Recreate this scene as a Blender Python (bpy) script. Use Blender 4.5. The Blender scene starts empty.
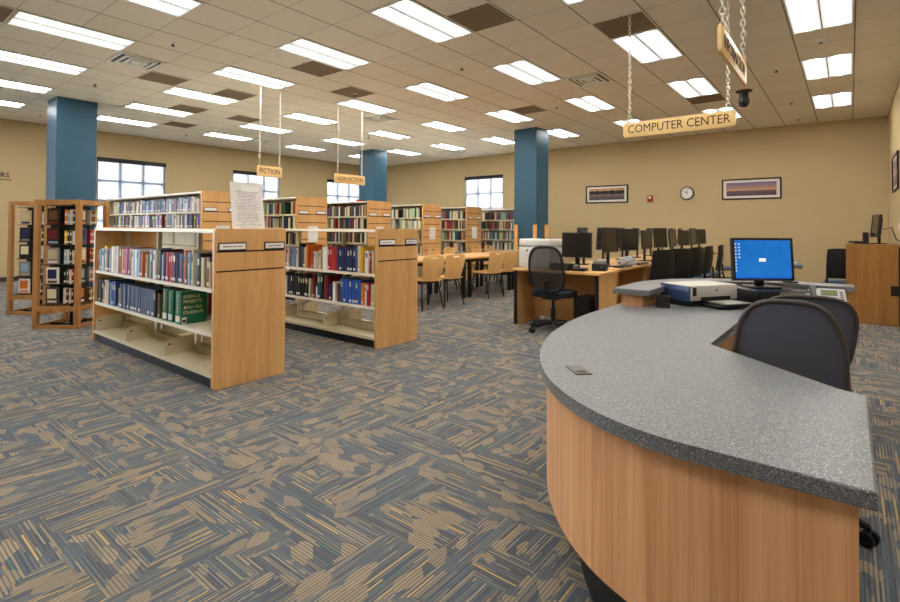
import bpy, bmesh, math, random
from mathutils import Vector, Matrix
R = math.radians
PI = math.pi
rnd = random.Random(7)
SC = bpy.context.scene
COL = SC.collection

# ------------------------------------------------------------------ helpers
def lin(c):
    def f(v):
        v /= 255.0
        return v / 12.92 if v <= 0.04045 else ((v + 0.055) / 1.055) ** 2.4
    return (f(c[0]), f(c[1]), f(c[2]), 1.0)

class NT:
    """small node-tree helper"""
    def __init__(s, nt):
        s.nt = nt
        s.nt.nodes.clear()
    def n(s, typ, ins=None, **props):
        nd = s.nt.nodes.new(typ)
        for k, v in props.items():
            setattr(nd, k, v)
        for k, v in (ins or {}).items():
            s.put(nd.inputs[k], v)
        return nd
    def put(s, sock, v):
        if isinstance(v, bpy.types.NodeSocket):
            s.nt.links.new(v, sock)
        elif isinstance(v, bpy.types.Node):
            s.nt.links.new(v.outputs[0], sock)
        else:
            sock.default_value = v
    def m(s, op, a, b=0.0, c=0.0):
        nd = s.n('ShaderNodeMath', operation=op)
        s.put(nd.inputs[0], a)
        s.put(nd.inputs[1], b)
        s.put(nd.inputs[2], c)
        return nd.outputs[0]
    def mix(s, f, a, b):
        nd = s.n('ShaderNodeMix', data_type='RGBA')
        s.put(nd.inputs[0], f)
        s.put(nd.inputs[6], a)
        s.put(nd.inputs[7], b)
        return nd.outputs[2]
    def fmix(s, f, a, b):
        nd = s.n('ShaderNodeMix', data_type='FLOAT')
        s.put(nd.inputs[0], f)
        s.put(nd.inputs[2], a)
        s.put(nd.inputs[3], b)
        return nd.outputs[0]
    def vec(s, x, y, z):
        nd = s.n('ShaderNodeCombineXYZ')
        s.put(nd.inputs[0], x); s.put(nd.inputs[1], y); s.put(nd.inputs[2], z)
        return nd.outputs[0]
    def ramp(s, f, stops, interp='LINEAR'):
        nd = s.n('ShaderNodeValToRGB')
        s.put(nd.inputs[0], f)
        cr = nd.color_ramp
        cr.interpolation = interp
        while len(cr.elements) < len(stops):
            cr.elements.new(0.5)
        for e, (p, c) in zip(cr.elements, stops):
            e.position = p
            e.color = c
        return nd.outputs[0]

def new_mat(name):
    m = bpy.data.materials.new(name)
    m.use_nodes = True
    return m, NT(m.node_tree)

def finish(t, color, rough=0.5, spec=0.5, metal=0.0, bump=None, bs=0.2, bd=0.002, **extra):
    b = t.n('ShaderNodeBsdfPrincipled')
    t.put(b.inputs['Base Color'], color)
    t.put(b.inputs['Roughness'], rough)
    t.put(b.inputs['Specular IOR Level'], spec)
    t.put(b.inputs['Metallic'], metal)
    for k, v in extra.items():
        t.put(b.inputs[k.replace('_', ' ')], v)
    if bump is not None:
        bn = t.n('ShaderNodeBump', {'Height': bump, 'Strength': bs, 'Distance': bd})
        t.put(b.inputs['Normal'], bn.outputs[0])
    o = t.n('ShaderNodeOutputMaterial')
    t.put(o.inputs[0], b.outputs[0])
    return b

def objco(t):
    return t.n('ShaderNodeTexCoord').outputs['Object']

_mc = {}
def paint(c, rough=0.5, spec=0.4, metal=0.0, var=0.06, scale=14.0):
    """a plain finish with faint mottling"""
    k = (tuple(c), rough, spec, metal, var, scale)
    if k in _mc:
        return _mc[k]
    m, t = new_mat('finish_%02x%02x%02x' % tuple(int(v) for v in c))
    nz = t.n('ShaderNodeTexNoise', {'Vector': objco(t), 'Scale': scale, 'Detail': 3.0})
    L = lin(c)
    a = tuple(min(1, v * (1 + var)) for v in L[:3]) + (1,)
    b = tuple(v * (1 - var) for v in L[:3]) + (1,)
    finish(t, t.mix(nz.outputs[0], b, a), rough, spec, metal)
    _mc[k] = m
    return m

def wood(name, light, dark, sx=26.0, sz=1.6, rough=0.38, axis='z', contrast=1.0, spec=0.4):
    m, t = new_mat(name)
    co = objco(t)
    mp = t.n('ShaderNodeMapping', {'Vector': co})
    s = {'z': (sx, sx, sz), 'x': (sz, sx, sx), 'y': (sx, sz, sx)}[axis]
    mp.inputs['Scale'].default_value = s
    n1 = t.n('ShaderNodeTexNoise', {'Vector': mp.outputs[0], 'Scale': 1.0, 'Detail': 5.0, 'Roughness': 0.6, 'Distortion': 0.6})
    mp2 = t.n('ShaderNodeMapping', {'Vector': co})
    mp2.inputs['Scale'].default_value = tuple(v * 5.0 for v in s)
    n2 = t.n('ShaderNodeTexNoise', {'Vector': mp2.outputs[0], 'Scale': 1.0, 'Detail': 2.0})
    mp3 = t.n('ShaderNodeMapping', {'Vector': co})
    mp3.inputs['Scale'].default_value = tuple(v * 0.22 for v in s)
    n3 = t.n('ShaderNodeTexNoise', {'Vector': mp3.outputs[0], 'Scale': 1.0, 'Detail': 1.0})
    f = t.m('ADD', t.m('MULTIPLY', n1.outputs[0], 0.55), t.m('ADD', t.m('MULTIPLY', n2.outputs[0], 0.2), t.m('MULTIPLY', n3.outputs[0], 0.35)))
    f = t.m('ADD', t.m('MULTIPLY', t.m('SUBTRACT', f, 0.55), 3.0 * contrast), 0.5)
    c = t.mix(f, lin(dark), lin(light))
    t.nt.nodes[-1].clamp_factor = True
    finish(t, c, rough, spec, bump=n2.outputs[0], bs=0.04)
    return m

# ------------------------------------------------------------------ mesh builder
class MB:
    def __init__(s):
        s.bm = bmesh.new()
    def _mat(s, faces, mi):
        for f in faces:
            f.material_index = mi
    def box(s, x0, x1, y0, y1, z0, z1, bev=0.0, mi=0, M=None, seg=2):
        c = ((x0 + x1) / 2, (y0 + y1) / 2, (z0 + z1) / 2)
        mt = Matrix.Translation(c) @ Matrix.Diagonal((abs(x1 - x0), abs(y1 - y0), abs(z1 - z0), 1))
        r = bmesh.ops.create_cube(s.bm, size=1.0, matrix=mt)
        vs = r['verts']
        fs = list({f for v in vs for f in v.link_faces})
        s._mat(fs, mi)
        if bev > 0:
            es = list({e for v in vs for e in v.link_edges})
            b = bmesh.ops.bevel(s.bm, geom=es, offset=bev, segments=seg, profile=0.5, affect='EDGES')
            s._mat(b['faces'], mi)
            vs = list({v for f in b['faces'] for v in f.verts} | {v for v in vs if v.is_valid})
        if M is not None:
            bmesh.ops.transform(s.bm, matrix=M, verts=vs)
        return s
    def cyl(s, p0, p1, r0, r1=None, n=14, mi=0, cap=True):
        p0, p1 = Vector(p0), Vector(p1)
        r1 = r0 if r1 is None else r1
        d = p1 - p0
        q = Vector((0, 0, 1)).rotation_difference(d.normalized()).to_matrix()
        a = [s.bm.verts.new(p0 + q @ Vector((r0 * math.cos(2 * PI * k / n), r0 * math.sin(2 * PI * k / n), 0))) for k in range(n)]
        b = [s.bm.verts.new(p1 + q @ Vector((r1 * math.cos(2 * PI * k / n), r1 * math.sin(2 * PI * k / n), 0))) for k in range(n)]
        fs = [s.bm.faces.new((a[k], a[(k + 1) % n], b[(k + 1) % n], b[k])) for k in range(n)]
        if cap:
            fs.append(s.bm.faces.new(a[::-1]))
            fs.append(s.bm.faces.new(b))
        s._mat(fs, mi)
        return s
    def tube(s, pts, r, n=8, closed=False, mi=0, rad=None):
        pts = [Vector(p) for p in pts]
        N = len(pts)
        rings = []
        up = None
        for i, p in enumerate(pts):
            if closed:
                d = (pts[(i + 1) % N] - pts[i - 1]).normalized()
            else:
                d = (pts[min(i + 1, N - 1)] - pts[max(i - 1, 0)]).normalized()
            if up is None:
                up = Vector((0, 0, 1)) if abs(d.z) < 0.9 else Vector((0, 1, 0))
            x = d.cross(up)
            if x.length < 1e-5:
                x = d.orthogonal()
            x.normalize()
            y = x.cross(d).normalized()
            up = y
            rr = rad[i] if rad else r
            rings.append([s.bm.verts.new(p + x * (rr * math.cos(2 * PI * k / n)) + y * (rr * math.sin(2 * PI * k / n))) for k in range(n)])
        fs = []
        for i in range(N if closed else N - 1):
            a, b = rings[i], rings[(i + 1) % N]
            for k in range(n):
                fs.append(s.bm.faces.new((a[k], a[(k + 1) % n], b[(k + 1) % n], b[k])))
        if not closed:
            fs.append(s.bm.faces.new(rings[0][::-1]))
            fs.append(s.bm.faces.new(rings[-1]))
        s._mat(fs, mi)
        return s
    def prism(s, poly, z0, z1, mi=0, bev=0.0, M=None):
        a = [s.bm.verts.new((p[0], p[1], z0)) for p in poly]
        b = [s.bm.verts.new((p[0], p[1], z1)) for p in poly]
        n = len(poly)
        fs = [s.bm.faces.new((a[k], a[(k + 1) % n], b[(k + 1) % n], b[k])) for k in range(n)]
        lo = s.bm.faces.new(a[::-1])
        hi = s.bm.faces.new(b)
        fs += [lo, hi]
        s._mat(fs, mi)
        vs = a + b
        if bev > 0:
            es = list(hi.edges) + list(lo.edges)
            g = bmesh.ops.bevel(s.bm, geom=es, offset=bev, segments=2, profile=0.5, affect='EDGES')
            s._mat(g['faces'], mi)
            vs = list({v for f in g['faces'] for v in f.verts} | {v for v in vs if v.is_valid})
        if M is not None:
            bmesh.ops.transform(s.bm, matrix=M, verts=vs)
        return s
    def lathe(s, prof, n=24, c=(0, 0, 0), mi=0):
        rings = []
        for r, z in prof:
            rings.append([s.bm.verts.new((c[0] + r * math.cos(2 * PI * k / n), c[1] + r * math.sin(2 * PI * k / n), c[2] + z)) for k in range(n)])
        fs = []
        for a, b in zip(rings, rings[1:]):
            for k in range(n):
                fs.append(s.bm.faces.new((a[k], a[(k + 1) % n], b[(k + 1) % n], b[k])))
        fs.append(s.bm.faces.new(rings[0][::-1]))
        fs.append(s.bm.faces.new(rings[-1]))
        s._mat(fs, mi)
        return s
    def grid(s, rows, thick=0.0, mi=0):
        """rows of points -> sheet, given a thickness along its normals"""
        G = [[s.bm.verts.new(p) for p in r] for r in rows]
        fs = []
        for i in range(len(G) - 1):
            for j in range(len(G[0]) - 1):
                fs.append(s.bm.faces.new((G[i][j], G[i][j + 1], G[i + 1][j + 1], G[i + 1][j])))
        s._mat(fs, mi)
        if thick:
            s.bm.normal_update()
            g = bmesh.ops.solidify(s.bm, geom=fs, thickness=thick)
            s._mat([f for f in g['geom'] if isinstance(f, bmesh.types.BMFace)], mi)
        return s
    def build(s, name, mats, parent=None, smooth=False, angle=38):
        bmesh.ops.recalc_face_normals(s.bm, faces=s.bm.faces)
        me = bpy.data.meshes.new(name)
        s.bm.to_mesh(me)
        s.bm.free()
        for m in (mats if isinstance(mats, (list, tuple)) else [mats]):
            me.materials.append(m)
        if smooth:
            me.polygons.foreach_set('use_smooth', [True] * len(me.polygons))
            me.set_sharp_from_angle(angle=R(angle))
        o = bpy.data.objects.new(name, me)
        COL.objects.link(o)
        if parent is not None:
            o.parent = parent
        return o

def tag(o, label, cat, group=None, kind=None):
    o['label'] = label
    o['category'] = cat
    if group:
        o['group'] = group
    if kind:
        o['kind'] = kind
    return o

def thing(name, label, cat, loc=(0, 0, 0), rz=0.0, group=None):
    o = bpy.data.objects.new(name, None)
    o.empty_display_size = 0.1
    COL.objects.link(o)
    o.location = loc
    o.rotation_euler = (0, 0, rz)
    return tag(o, label, cat, group)

def struct(o):
    o['kind'] = 'structure'
    return o

def dup(root, loc=None, rz=None, label=None, group=None):
    """a copy of a thing with copies of its parts and sub-parts"""
    r = root.copy()
    COL.objects.link(r)
    if loc is not None:
        r.location = loc
    if rz is not None:
        r.rotation_euler = (0, 0, rz)
    if label:
        r['label'] = label
    if group:
        r['group'] = group
    for ch in list(root.children):
        c = ch.copy(); COL.objects.link(c); c.parent = r
        for g in list(ch.children):
            d = g.copy(); COL.objects.link(d); d.parent = c
    return r

def lettering(name, body, size, mat, parent, M, depth=0.002, align='CENTER', bold=0.0, xs=1.0, fit=None):
    cu = bpy.data.curves.new('letters', 'FONT')
    cu.body = body
    cu.size = size
    cu.extrude = depth
    cu.align_x = align
    cu.align_y = 'CENTER'
    cu.offset = bold
    cu.resolution_u = 2
    tmp = bpy.data.objects.new('letters', cu)
    me = bpy.data.meshes.new_from_object(tmp)
    bpy.data.objects.remove(tmp)
    bpy.data.curves.remove(cu)
    if fit:
        xx = [v.co.x for v in me.vertices]
        xs = fit / (max(xx) - min(xx))
    me.transform(M @ Matrix.Diagonal((xs, 1, 1, 1)))
    me.name = name
    me.materials.clear()
    me.materials.append(mat)
    o = bpy.data.objects.new(name, me)
    COL.objects.link(o)
    o.parent = parent
    return o

FACE_NEG_Y = Matrix.Rotation(R(90), 4, 'X')                                   # text that faces -Y
FACE_POS_X = Matrix.Rotation(R(90), 4, 'Z') @ FACE_NEG_Y                      # text that faces +X

ORD = ['first', 'second', 'third', 'fourth', 'fifth', 'sixth', 'seventh', 'eighth', 'ninth', 'tenth', 'eleventh', 'twelfth',
       'thirteenth', 'fourteenth', 'fifteenth', 'sixteenth', 'seventeenth', 'eighteenth', 'nineteenth', 'twentieth']
def ordinal(n):
    if n <= 20:
        return ORD[n - 1]
    suf = 'th' if 10 <= n % 100 <= 20 else {1: 'st', 2: 'nd', 3: 'rd'}.get(n % 10, 'th')
    return '%d%s' % (n, suf)

# ------------------------------------------------------------------ room numbers (metres)
H = 1.28                       # eye height
T = 0.61                       # ceiling tile
TX, TY = -7.9022, 5.1986       # ceiling grid origin, in tiles
CEIL = H + 3.947 * T
XL, XR, YB = -14.976, 0.63, 13.935
XE, YF, YRET = 4.0, -6.0, 7.2

# ------------------------------------------------------------------ materials
M_wall, t = new_mat('tan_wall_paint')
nz = t.n('ShaderNodeTexNoise', {'Vector': objco(t), 'Scale': 60.0, 'Detail': 4.0})
n2 = t.n('ShaderNodeTexNoise', {'Vector': objco(t), 'Scale': 0.9, 'Detail': 2.0})
finish(t, t.mix(n2.outputs[0], lin((192, 170, 128)), lin((199, 178, 136))), 0.75, 0.25, bump=nz.outputs[0], bs=0.1)

M_ceil, t = new_mat('acoustic_ceiling_tile')
sp = t.n('ShaderNodeSeparateXYZ', {0: objco(t)})
gx = t.m('SUBTRACT', t.m('DIVIDE', sp.outputs[0], T), TX)
gy = t.m('SUBTRACT', t.m('DIVIDE', sp.outputs[1], T), TY)
fx = t.m('ABSOLUTE', t.m('SUBTRACT', t.m('FRACT', t.m('ADD', gx, 0.5)), 0.5))
fy = t.m('ABSOLUTE', t.m('SUBTRACT', t.m('FRACT', t.m('ADD', gy, 0.5)), 0.5))
lx = t.m('LESS_THAN', fx, 0.012)
ly = t.m('LESS_THAN', fy, 0.009)
seam = t.m('MAXIMUM', lx, t.m('MULTIPLY', ly, 0.45))
nz = t.n('ShaderNodeTexNoise', {'Vector': objco(t), 'Scale': 160.0, 'Detail': 3.0})
wn = t.n('ShaderNodeTexWhiteNoise', {0: t.vec(t.m('FLOOR', gx), t.m('FLOOR', gy), 0.0)}, noise_dimensions='3D')
tilec = t.mix(wn.outputs[0], lin((238, 232, 220)), lin((242, 237, 226)))
tilec = t.mix(t.m('MULTIPLY', nz.outputs[0], 0.25), tilec, lin((196, 186, 170)))
finish(t, t.mix(seam, tilec, lin((128, 118, 104))), 0.9, 0.15, bump=nz.outputs[0], bs=0.25)

# carpet: quarter-turned tiles of fine multi-coloured stripes with leaf shapes in tan
M_carpet, t = new_mat('leaf_pattern_carpet')
sp = t.n('ShaderNodeSeparateXYZ', {0: objco(t)})
wob = t.n('ShaderNodeTexNoise', {'Vector': objco(t), 'Scale': 3.0, 'Detail': 2.0})
X, Y = sp.outputs[0], sp.outputs[1]
tx = t.m('FLOOR', t.m('DIVIDE', X, 0.46)); ty = t.m('FLOOR', t.m('DIVIDE', Y, 0.46))
vo = t.n('ShaderNodeTexVoronoi', {'Vector': t.vec(X, Y, 0.0), 'Scale': 4.6, 'Randomness': 0.9}, voronoi_dimensions='2D', feature='F1', distance='CHEBYCHEV')
vsep = t.n('ShaderNodeSeparateColor', {0: vo.outputs['Color']})
par = t.m('GREATER_THAN', vsep.outputs[1], 0.5)
S = t.fmix(par, X, Y)
A = t.fmix(par, Y, X)
sid = t.m('FLOOR', t.m('DIVIDE', S, 0.00725))
off = t.n('ShaderNodeTexWhiteNoise', {'W': sid}, noise_dimensions='1D')
seg = t.m('FLOOR', t.m('ADD', t.m('DIVIDE', A, 0.32), t.m('MULTIPLY', off.outputs[0], 3.0)))
wn = t.n('ShaderNodeTexWhiteNoise', {0: t.vec(sid, seg, par)}, noise_dimensions='3D')
stripes = t.ramp(wn.outputs[0], [(0.0, lin((98, 100, 102))), (0.26, lin((106, 116, 122))), (0.50, lin((128, 124, 116))), (0.66, lin((156, 144, 126))),
                                 (0.84, lin((86, 98, 110))), (0.945, lin((200, 166, 108))), (0.985, lin((88, 122, 120)))], 'CONSTANT')
# leaves: almond shapes from a stretched voronoi
wb = t.m('MULTIPLY', t.m('SUBTRACT', wob.outputs[0], 0.5), 1.6)
mp = t.n('ShaderNodeTexVoronoi', {'Vector': t.vec(t.m('ADD', t.m('MULTIPLY', A, 6.6), wb), t.m('ADD', t.m('MULTIPLY', S, 13.0), t.m('ADD', wb, t.m('MULTIPLY', A, 2.4))), par), 'Scale': 1.0, 'Randomness': 1.0}, voronoi_dimensions='3D', feature='F1', distance='MINKOWSKI')
mp.inputs['Exponent'].default_value = 1.35
lsep = t.n('ShaderNodeSeparateColor', {0: mp.outputs['Color']})
inleaf = t.m('MULTIPLY', t.m('LESS_THAN', mp.outputs['Distance'], 0.58), t.m('GREATER_THAN', lsep.outputs[0], 0.44))
alt = t.m('GREATER_THAN', t.m('FRACT', t.m('DIVIDE', S, 0.0145)), 0.3)
leafc = t.mix(alt, lin((112, 104, 96)), t.mix(lsep.outputs[1], lin((150, 137, 118)), lin((172, 153, 126))))
dk = t.m('MULTIPLY', t.m('LESS_THAN', mp.outputs['Distance'], 0.6), t.m('LESS_THAN', lsep.outputs[0], 0.2))
gapl = t.m('LESS_THAN', t.m('FRACT', t.m('DIVIDE', S, 0.0145)), 0.34)
stripes = t.mix(t.m('MULTIPLY', gapl, 0.62), stripes, lin((70, 73, 79)))
c0 = t.mix(t.m('MULTIPLY', dk, 0.75), stripes, lin((96, 104, 110)))
c1 = t.mix(t.m('MULTIPLY', inleaf, 0.85), c0, leafc)
fz = t.n('ShaderNodeTexNoise', {'Vector': objco(t), 'Scale': 420.0, 'Detail': 2.0})
c2 = t.mix(t.m('MULTIPLY', fz.outputs[0], 0.3), c1, lin((70, 70, 72)))
finish(t, c2, 0.95, 0.1, bump=fz.outputs[0], bs=0.5, bd=0.004)

M_oak = wood('oak_veneer', (230, 184, 122), (206, 152, 92))
M_oakx = wood('oak_veneer_along_x', (226, 180, 118), (204, 152, 92), axis='x')
M_oaky = wood('oak_veneer_along_y', (226, 180, 118), (204, 152, 92), axis='y')
M_desk = wood('reception_desk_veneer', (236, 182, 130), (204, 143, 94), sx=36.0, sz=0.6, contrast=1.3)
M_rack = wood('rack_oak', (192, 142, 86), (160, 112, 62))
M_ply = wood('moulded_ply', (236, 192, 126), (218, 170, 106), sx=16)
M_kiosk = wood('kiosk_veneer', (176, 126, 68), (146, 98, 48))
M_cream = paint((214, 203, 172), 0.45)
M_creamtop = paint((236, 228, 208), 0.4)
M_black = paint((16, 16, 17), 0.45)
M_blackplastic = paint((22, 22, 24), 0.4)
M_blackmetal = paint((18, 18, 20), 0.35, 0.5, 0.3)
M_groove = paint((40, 26, 14), 0.7)
M_paper = paint((238, 236, 232), 0.7)
M_blue, t = new_mat('blue_column_paint')
nz = t.n('ShaderNodeTexNoise', {'Vector': objco(t), 'Scale': 90.0, 'Detail': 3.0})
finish(t, lin((46, 88, 112)), 0.4, 0.4, bump=nz.outputs[0], bs=0.05)

M_granite, t = new_mat('grey_speckled_granite')
n1 = t.n('ShaderNodeTexNoise', {'Vector': objco(t), 'Scale': 330.0, 'Detail': 3.0, 'Roughness': 0.8})
v1 = t.n('ShaderNodeTexVoronoi', {'Vector': objco(t), 'Scale': 420.0})
vs = t.n('ShaderNodeSeparateColor', {0: v1.outputs['Color']})
g = t.ramp(n1.outputs[0], [(0.34, lin((76, 79, 84))), (0.5, lin((106, 107, 109))), (0.66, lin((134, 133, 132)))])
g = t.mix(t.m('GREATER_THAN', vs.outputs[0], 0.88), g, lin((70, 74, 80)))
g = t.mix(t.m('GREATER_THAN', vs.outputs[1], 0.92), g, lin((176, 172, 166)))
finish(t, g, 0.38, 0.4)

def emit(name, color, strength):
    m, t = new_mat(name)
    e = t.n('ShaderNodeEmission', {'Color': color, 'Strength': strength})
    o = t.n('ShaderNodeOutputMaterial')
    t.put(o.inputs[0], e.outputs[0])
    return m

# lamp lens: brightest along the tube behind it
LAMP = 14.0
M_lens, t = new_mat('fluorescent_lens')
sp = t.n('ShaderNodeSeparateXYZ', {0: objco(t)})
ax = t.m('ABSOLUTE', t.m('SUBTRACT', t.m('ABSOLUTE', sp.outputs[0]), 0.145))
ay = t.m('ABSOLUTE', sp.outputs[1])
prof = t.m('MULTIPLY', t.m('SMOOTHSTEP' if False else 'SUBTRACT', 1.0, t.m('MULTIPLY', ax, 6.6)), 1.0)
prof = t.m('MAXIMUM', prof, 0.0)
prof = t.m('MULTIPLY', prof, prof)
prof = t.m('MULTIPLY', prof, prof)
edge = t.m('MINIMUM', t.m('MULTIPLY', t.m('MAXIMUM', t.m('SUBTRACT', 0.575, ay), 0.0), 14.0), 1.0)
st = t.m('MULTIPLY', t.m('ADD', t.m('MULTIPLY', t.m('MULTIPLY', prof, edge), 1.5), 0.026), LAMP)
e = t.n('ShaderNodeEmission', {'Color': (1.0, 0.975, 0.93, 1), 'Strength': st})
t.put(t.n('ShaderNodeOutputMaterial').inputs[0], e.outputs[0])
M_lampframe = paint((222, 220, 212), 0.4)

M_glass, t = new_mat('window_glass')
g1 = t.n('ShaderNodeBsdfTransparent', {'Color': (0.95, 0.97, 1.0, 1)})
g2 = t.n('ShaderNodeBsdfGlossy', {'Roughness': 0.05})
mx = t.n('ShaderNodeMixShader', {0: 0.06, 1: g1.outputs[0], 2: g2.outputs[0]})
t.put(t.n('ShaderNodeOutputMaterial').inputs[0], mx.outputs[0])

def mesh_fabric(name, c, trans):
    m, t = new_mat(name)
    nz = t.n('ShaderNodeTexNoise', {'Vector': objco(t), 'Scale': 300.0})
    d = t.n('ShaderNodeBsdfPrincipled', {'Base Color': lin(c), 'Roughness': 0.6})
    tr = t.n('ShaderNodeBsdfTransparent')
    f = t.m('MULTIPLY', nz.outputs[0], trans * 2)
    mx = t.n('ShaderNodeMixShader', {0: f, 1: d.outputs[0], 2: tr.outputs[0]})
    t.put(t.n('ShaderNodeOutputMaterial').inputs[0], mx.outputs[0])
    return m
M_meshdark = mesh_fabric('chair_mesh', (80, 82, 96), 0.07)
M_meshthin = mesh_fabric('chair_mesh_sheer', (44, 44, 46), 0.38)
M_chairframe = paint((74, 66, 62), 0.45)
M_seatfab = paint((42, 43, 48), 0.9, 0.1, var=0.12, scale=120)
M_seatblue = paint((86, 100, 116), 0.85, 0.1)

# ------------------------------------------------------------------ the room
def wall_mesh(name, axis, pos, thick, a0, a1, z1, holes, mat):
    """wall across 'axis' at pos; holes = [(a0, a1, z0, z1)]"""
    mb = MB()
    A = sorted({a0, a1} | {h[0] for h in holes} | {h[1] for h in holes})
    Z = sorted({0.0, z1} | {h[2] for h in holes} | {h[3] for h in holes})
    for p, q in zip(A, A[1:]):
        for r, s in zip(Z, Z[1:]):
            cx, cz = (p + q) / 2, (r + s) / 2
            if any(h[0] < cx < h[1] and h[2] < cz < h[3] for h in holes):
                continue
            lo, hi = sorted((pos, pos + thick))
            if axis == 'x':
                mb.box(lo, hi, p, q, r, s)
            else:
                mb.box(p, q, lo, hi, r, s)
    bmesh.ops.remove_doubles(mb.bm, verts=mb.bm.verts, dist=1e-4)
    return struct(mb.build(name, mat))

WZ0, WZ1 = 0.92, 3.03
WL = [(4.39, 6.04), (7.99, 9.64), (11.58, 13.2)]
WBK = [(-10.44, -8.88)]
struct(MB().box(XL - 0.2, XE + 0.2, YF - 0.2, YB + 0.2, -0.12, 0.0).build('floor', M_carpet))
struct(MB().box(XL - 0.2, XE + 0.2, YF - 0.2, YB + 0.2, CEIL, CEIL + 0.12).build('ceiling', M_ceil))
wall_mesh('wall_left', 'x', XL, -0.2, YF - 0.2, YB + 0.2, CEIL, [(a, b, WZ0, WZ1) for a, b in WL] + [(-5.2, -0.6, 0.4, 3.2)], M_wall)
wall_mesh('wall_back', 'y', YB, 0.2, XL, XR + 0.2, CEIL, [(a, b, WZ0, WZ1) for a, b in WBK], M_wall)
wall_mesh('wall_right', 'x', XR, 0.2, YRET, YB, CEIL, [], M_wall)
wall_mesh('wall_right_return', 'y', YRET, 0.2, XR + 0.2, XE, CEIL, [], M_wall)
wall_mesh('wall_east', 'x', XE, 0.2, YF - 0.2, YRET + 0.2, CEIL, [], M_wall)
wall_mesh('wall_front', 'y', YF, -0.2, XL, XE, CEIL, [], M_wall)
M_base = paint((58, 46, 36), 0.6)
struct(MB().box(XL, XL + 0.012, YF, YB, 0, 0.1).build('baseboard_left', M_base))
struct(MB().box(XL + 0.012, XR, YB - 0.012, YB, 0, 0.1).build('baseboard_back', M_base))
struct(MB().box(XR - 0.012, XR, YRET, YB - 0.012, 0, 0.1).build('baseboard_right', M_base))

M_shade, t = new_mat('roller_shade_cloth')
g1 = t.n('ShaderNodeBsdfTransparent', {'Color': (0.46, 0.47, 0.48, 1)})
g2 = t.n('ShaderNodeBsdfTranslucent', {'Color': (0.33, 0.325, 0.32, 1)})
mx = t.n('ShaderNodeMixShader', {0: 0.5, 1: g1.outputs[0], 2: g2.outputs[0]})
t.put(t.n('ShaderNodeOutputMaterial').inputs[0], mx.outputs[0])
M_winframe = paint((206, 204, 200), 0.4)
def window(n, axis, pos, a0, a1):
    """frame, a grid of glazing bars, glass and a dark shade cassette"""
    w = bpy.data.objects.new('window_%d' % n, None)
    COL.objects.link(w)
    struct(w)
    sg = -1 if axis == 'x' else 1            # outside direction
    def bx(mb, p, q, d0, d1, z0, z1):
        lo, hi = sorted((pos + sg * d0, pos + sg * d1))
        if axis == 'x':
            mb.box(lo, hi, p, q, z0, z1)
        else:
            mb.box(p, q, lo, hi, z0, z1)
    f = MB()
    bx(f, a0, a0 + 0.05, 0.05, 0.13, WZ0, WZ1); bx(f, a1 - 0.05, a1, 0.05, 0.13, WZ0, WZ1)
    bx(f, a0, a1, 0.05, 0.13, WZ0, WZ0 + 0.05); bx(f, a0, a1, 0.05, 0.13, WZ1 - 0.05, WZ1)
    f.build('window_frame', M_winframe, w)
    b = MB()
    for k in (1, 2):
        c = a0 + (a1 - a0) * k / 3
        bx(b, c - 0.036, c + 0.036, 0.07, 0.11, WZ0, WZ1)
    for z in (1.42, 1.93, 2.44):
        bx(b, a0, a1, 0.072, 0.108, z - 0.03, z + 0.03)
    b.build('glazing_bars', M_winframe, w)
    g = MB(); bx(g, a0 + 0.05, a1 - 0.05, 0.088, 0.092, WZ0 + 0.05, WZ1 - 0.05)
    g.build('glass', M_glass, w)
    c = MB(); bx(c, a0 + 0.003, a1 - 0.003, -0.02, 0.05, WZ1 - 0.11, WZ1 - 0.002)
    c.build('shade_cassette', M_black, w)
    h = MB(); bx(h, a0 + 0.01, a1 - 0.01, 0.02, 0.022, WZ0 + 0.4, WZ1 - 0.11)
    h.build('roller_shade', M_shade, w)
    s = MB(); bx(s, a0 - 0.02, a1 + 0.02, -0.04, 0.05, WZ0 - 0.03, WZ0)
    s.build('window_sill', M_winframe, w)
for k, (a, b) in enumerate(WL):
    window(k + 1, 'x', XL, a, b)
window(4, 'y', YB, *WBK[0])
# unseen storefront glazing, added left of the frame to send daylight across the carpet
w5 = bpy.data.objects.new('window_5', None)
COL.objects.link(w5)
struct(w5)
f = MB()
for k in range(5):
    yk = -5.2 + 4.6 * k / 4
    f.box(XL - 0.13, XL - 0.05, max(-5.2, yk - 0.03), min(-0.6, yk + 0.03), 0.4, 3.2)
f.box(XL - 0.13, XL - 0.05, -5.2, -0.6, 0.4, 0.46).box(XL - 0.13, XL - 0.05, -5.2, -0.6, 3.14, 3.2)
f.build('window_frame', M_winframe, w5)
MB().box(XL - 0.092, XL - 0.088, -5.2, -0.6, 0.46, 3.14).build('glass', M_glass, w5)

for x0, y0 in ((-12.16, 2.73), (-12.14, 10.64), (-6.45, 10.63)):
    c = MB().box(x0, x0 + 0.61, y0, y0 + (0.65 if y0 < 5 else 0.61), 0, CEIL, bev=0.006).build('column', M_blue)
    struct(c)

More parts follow.
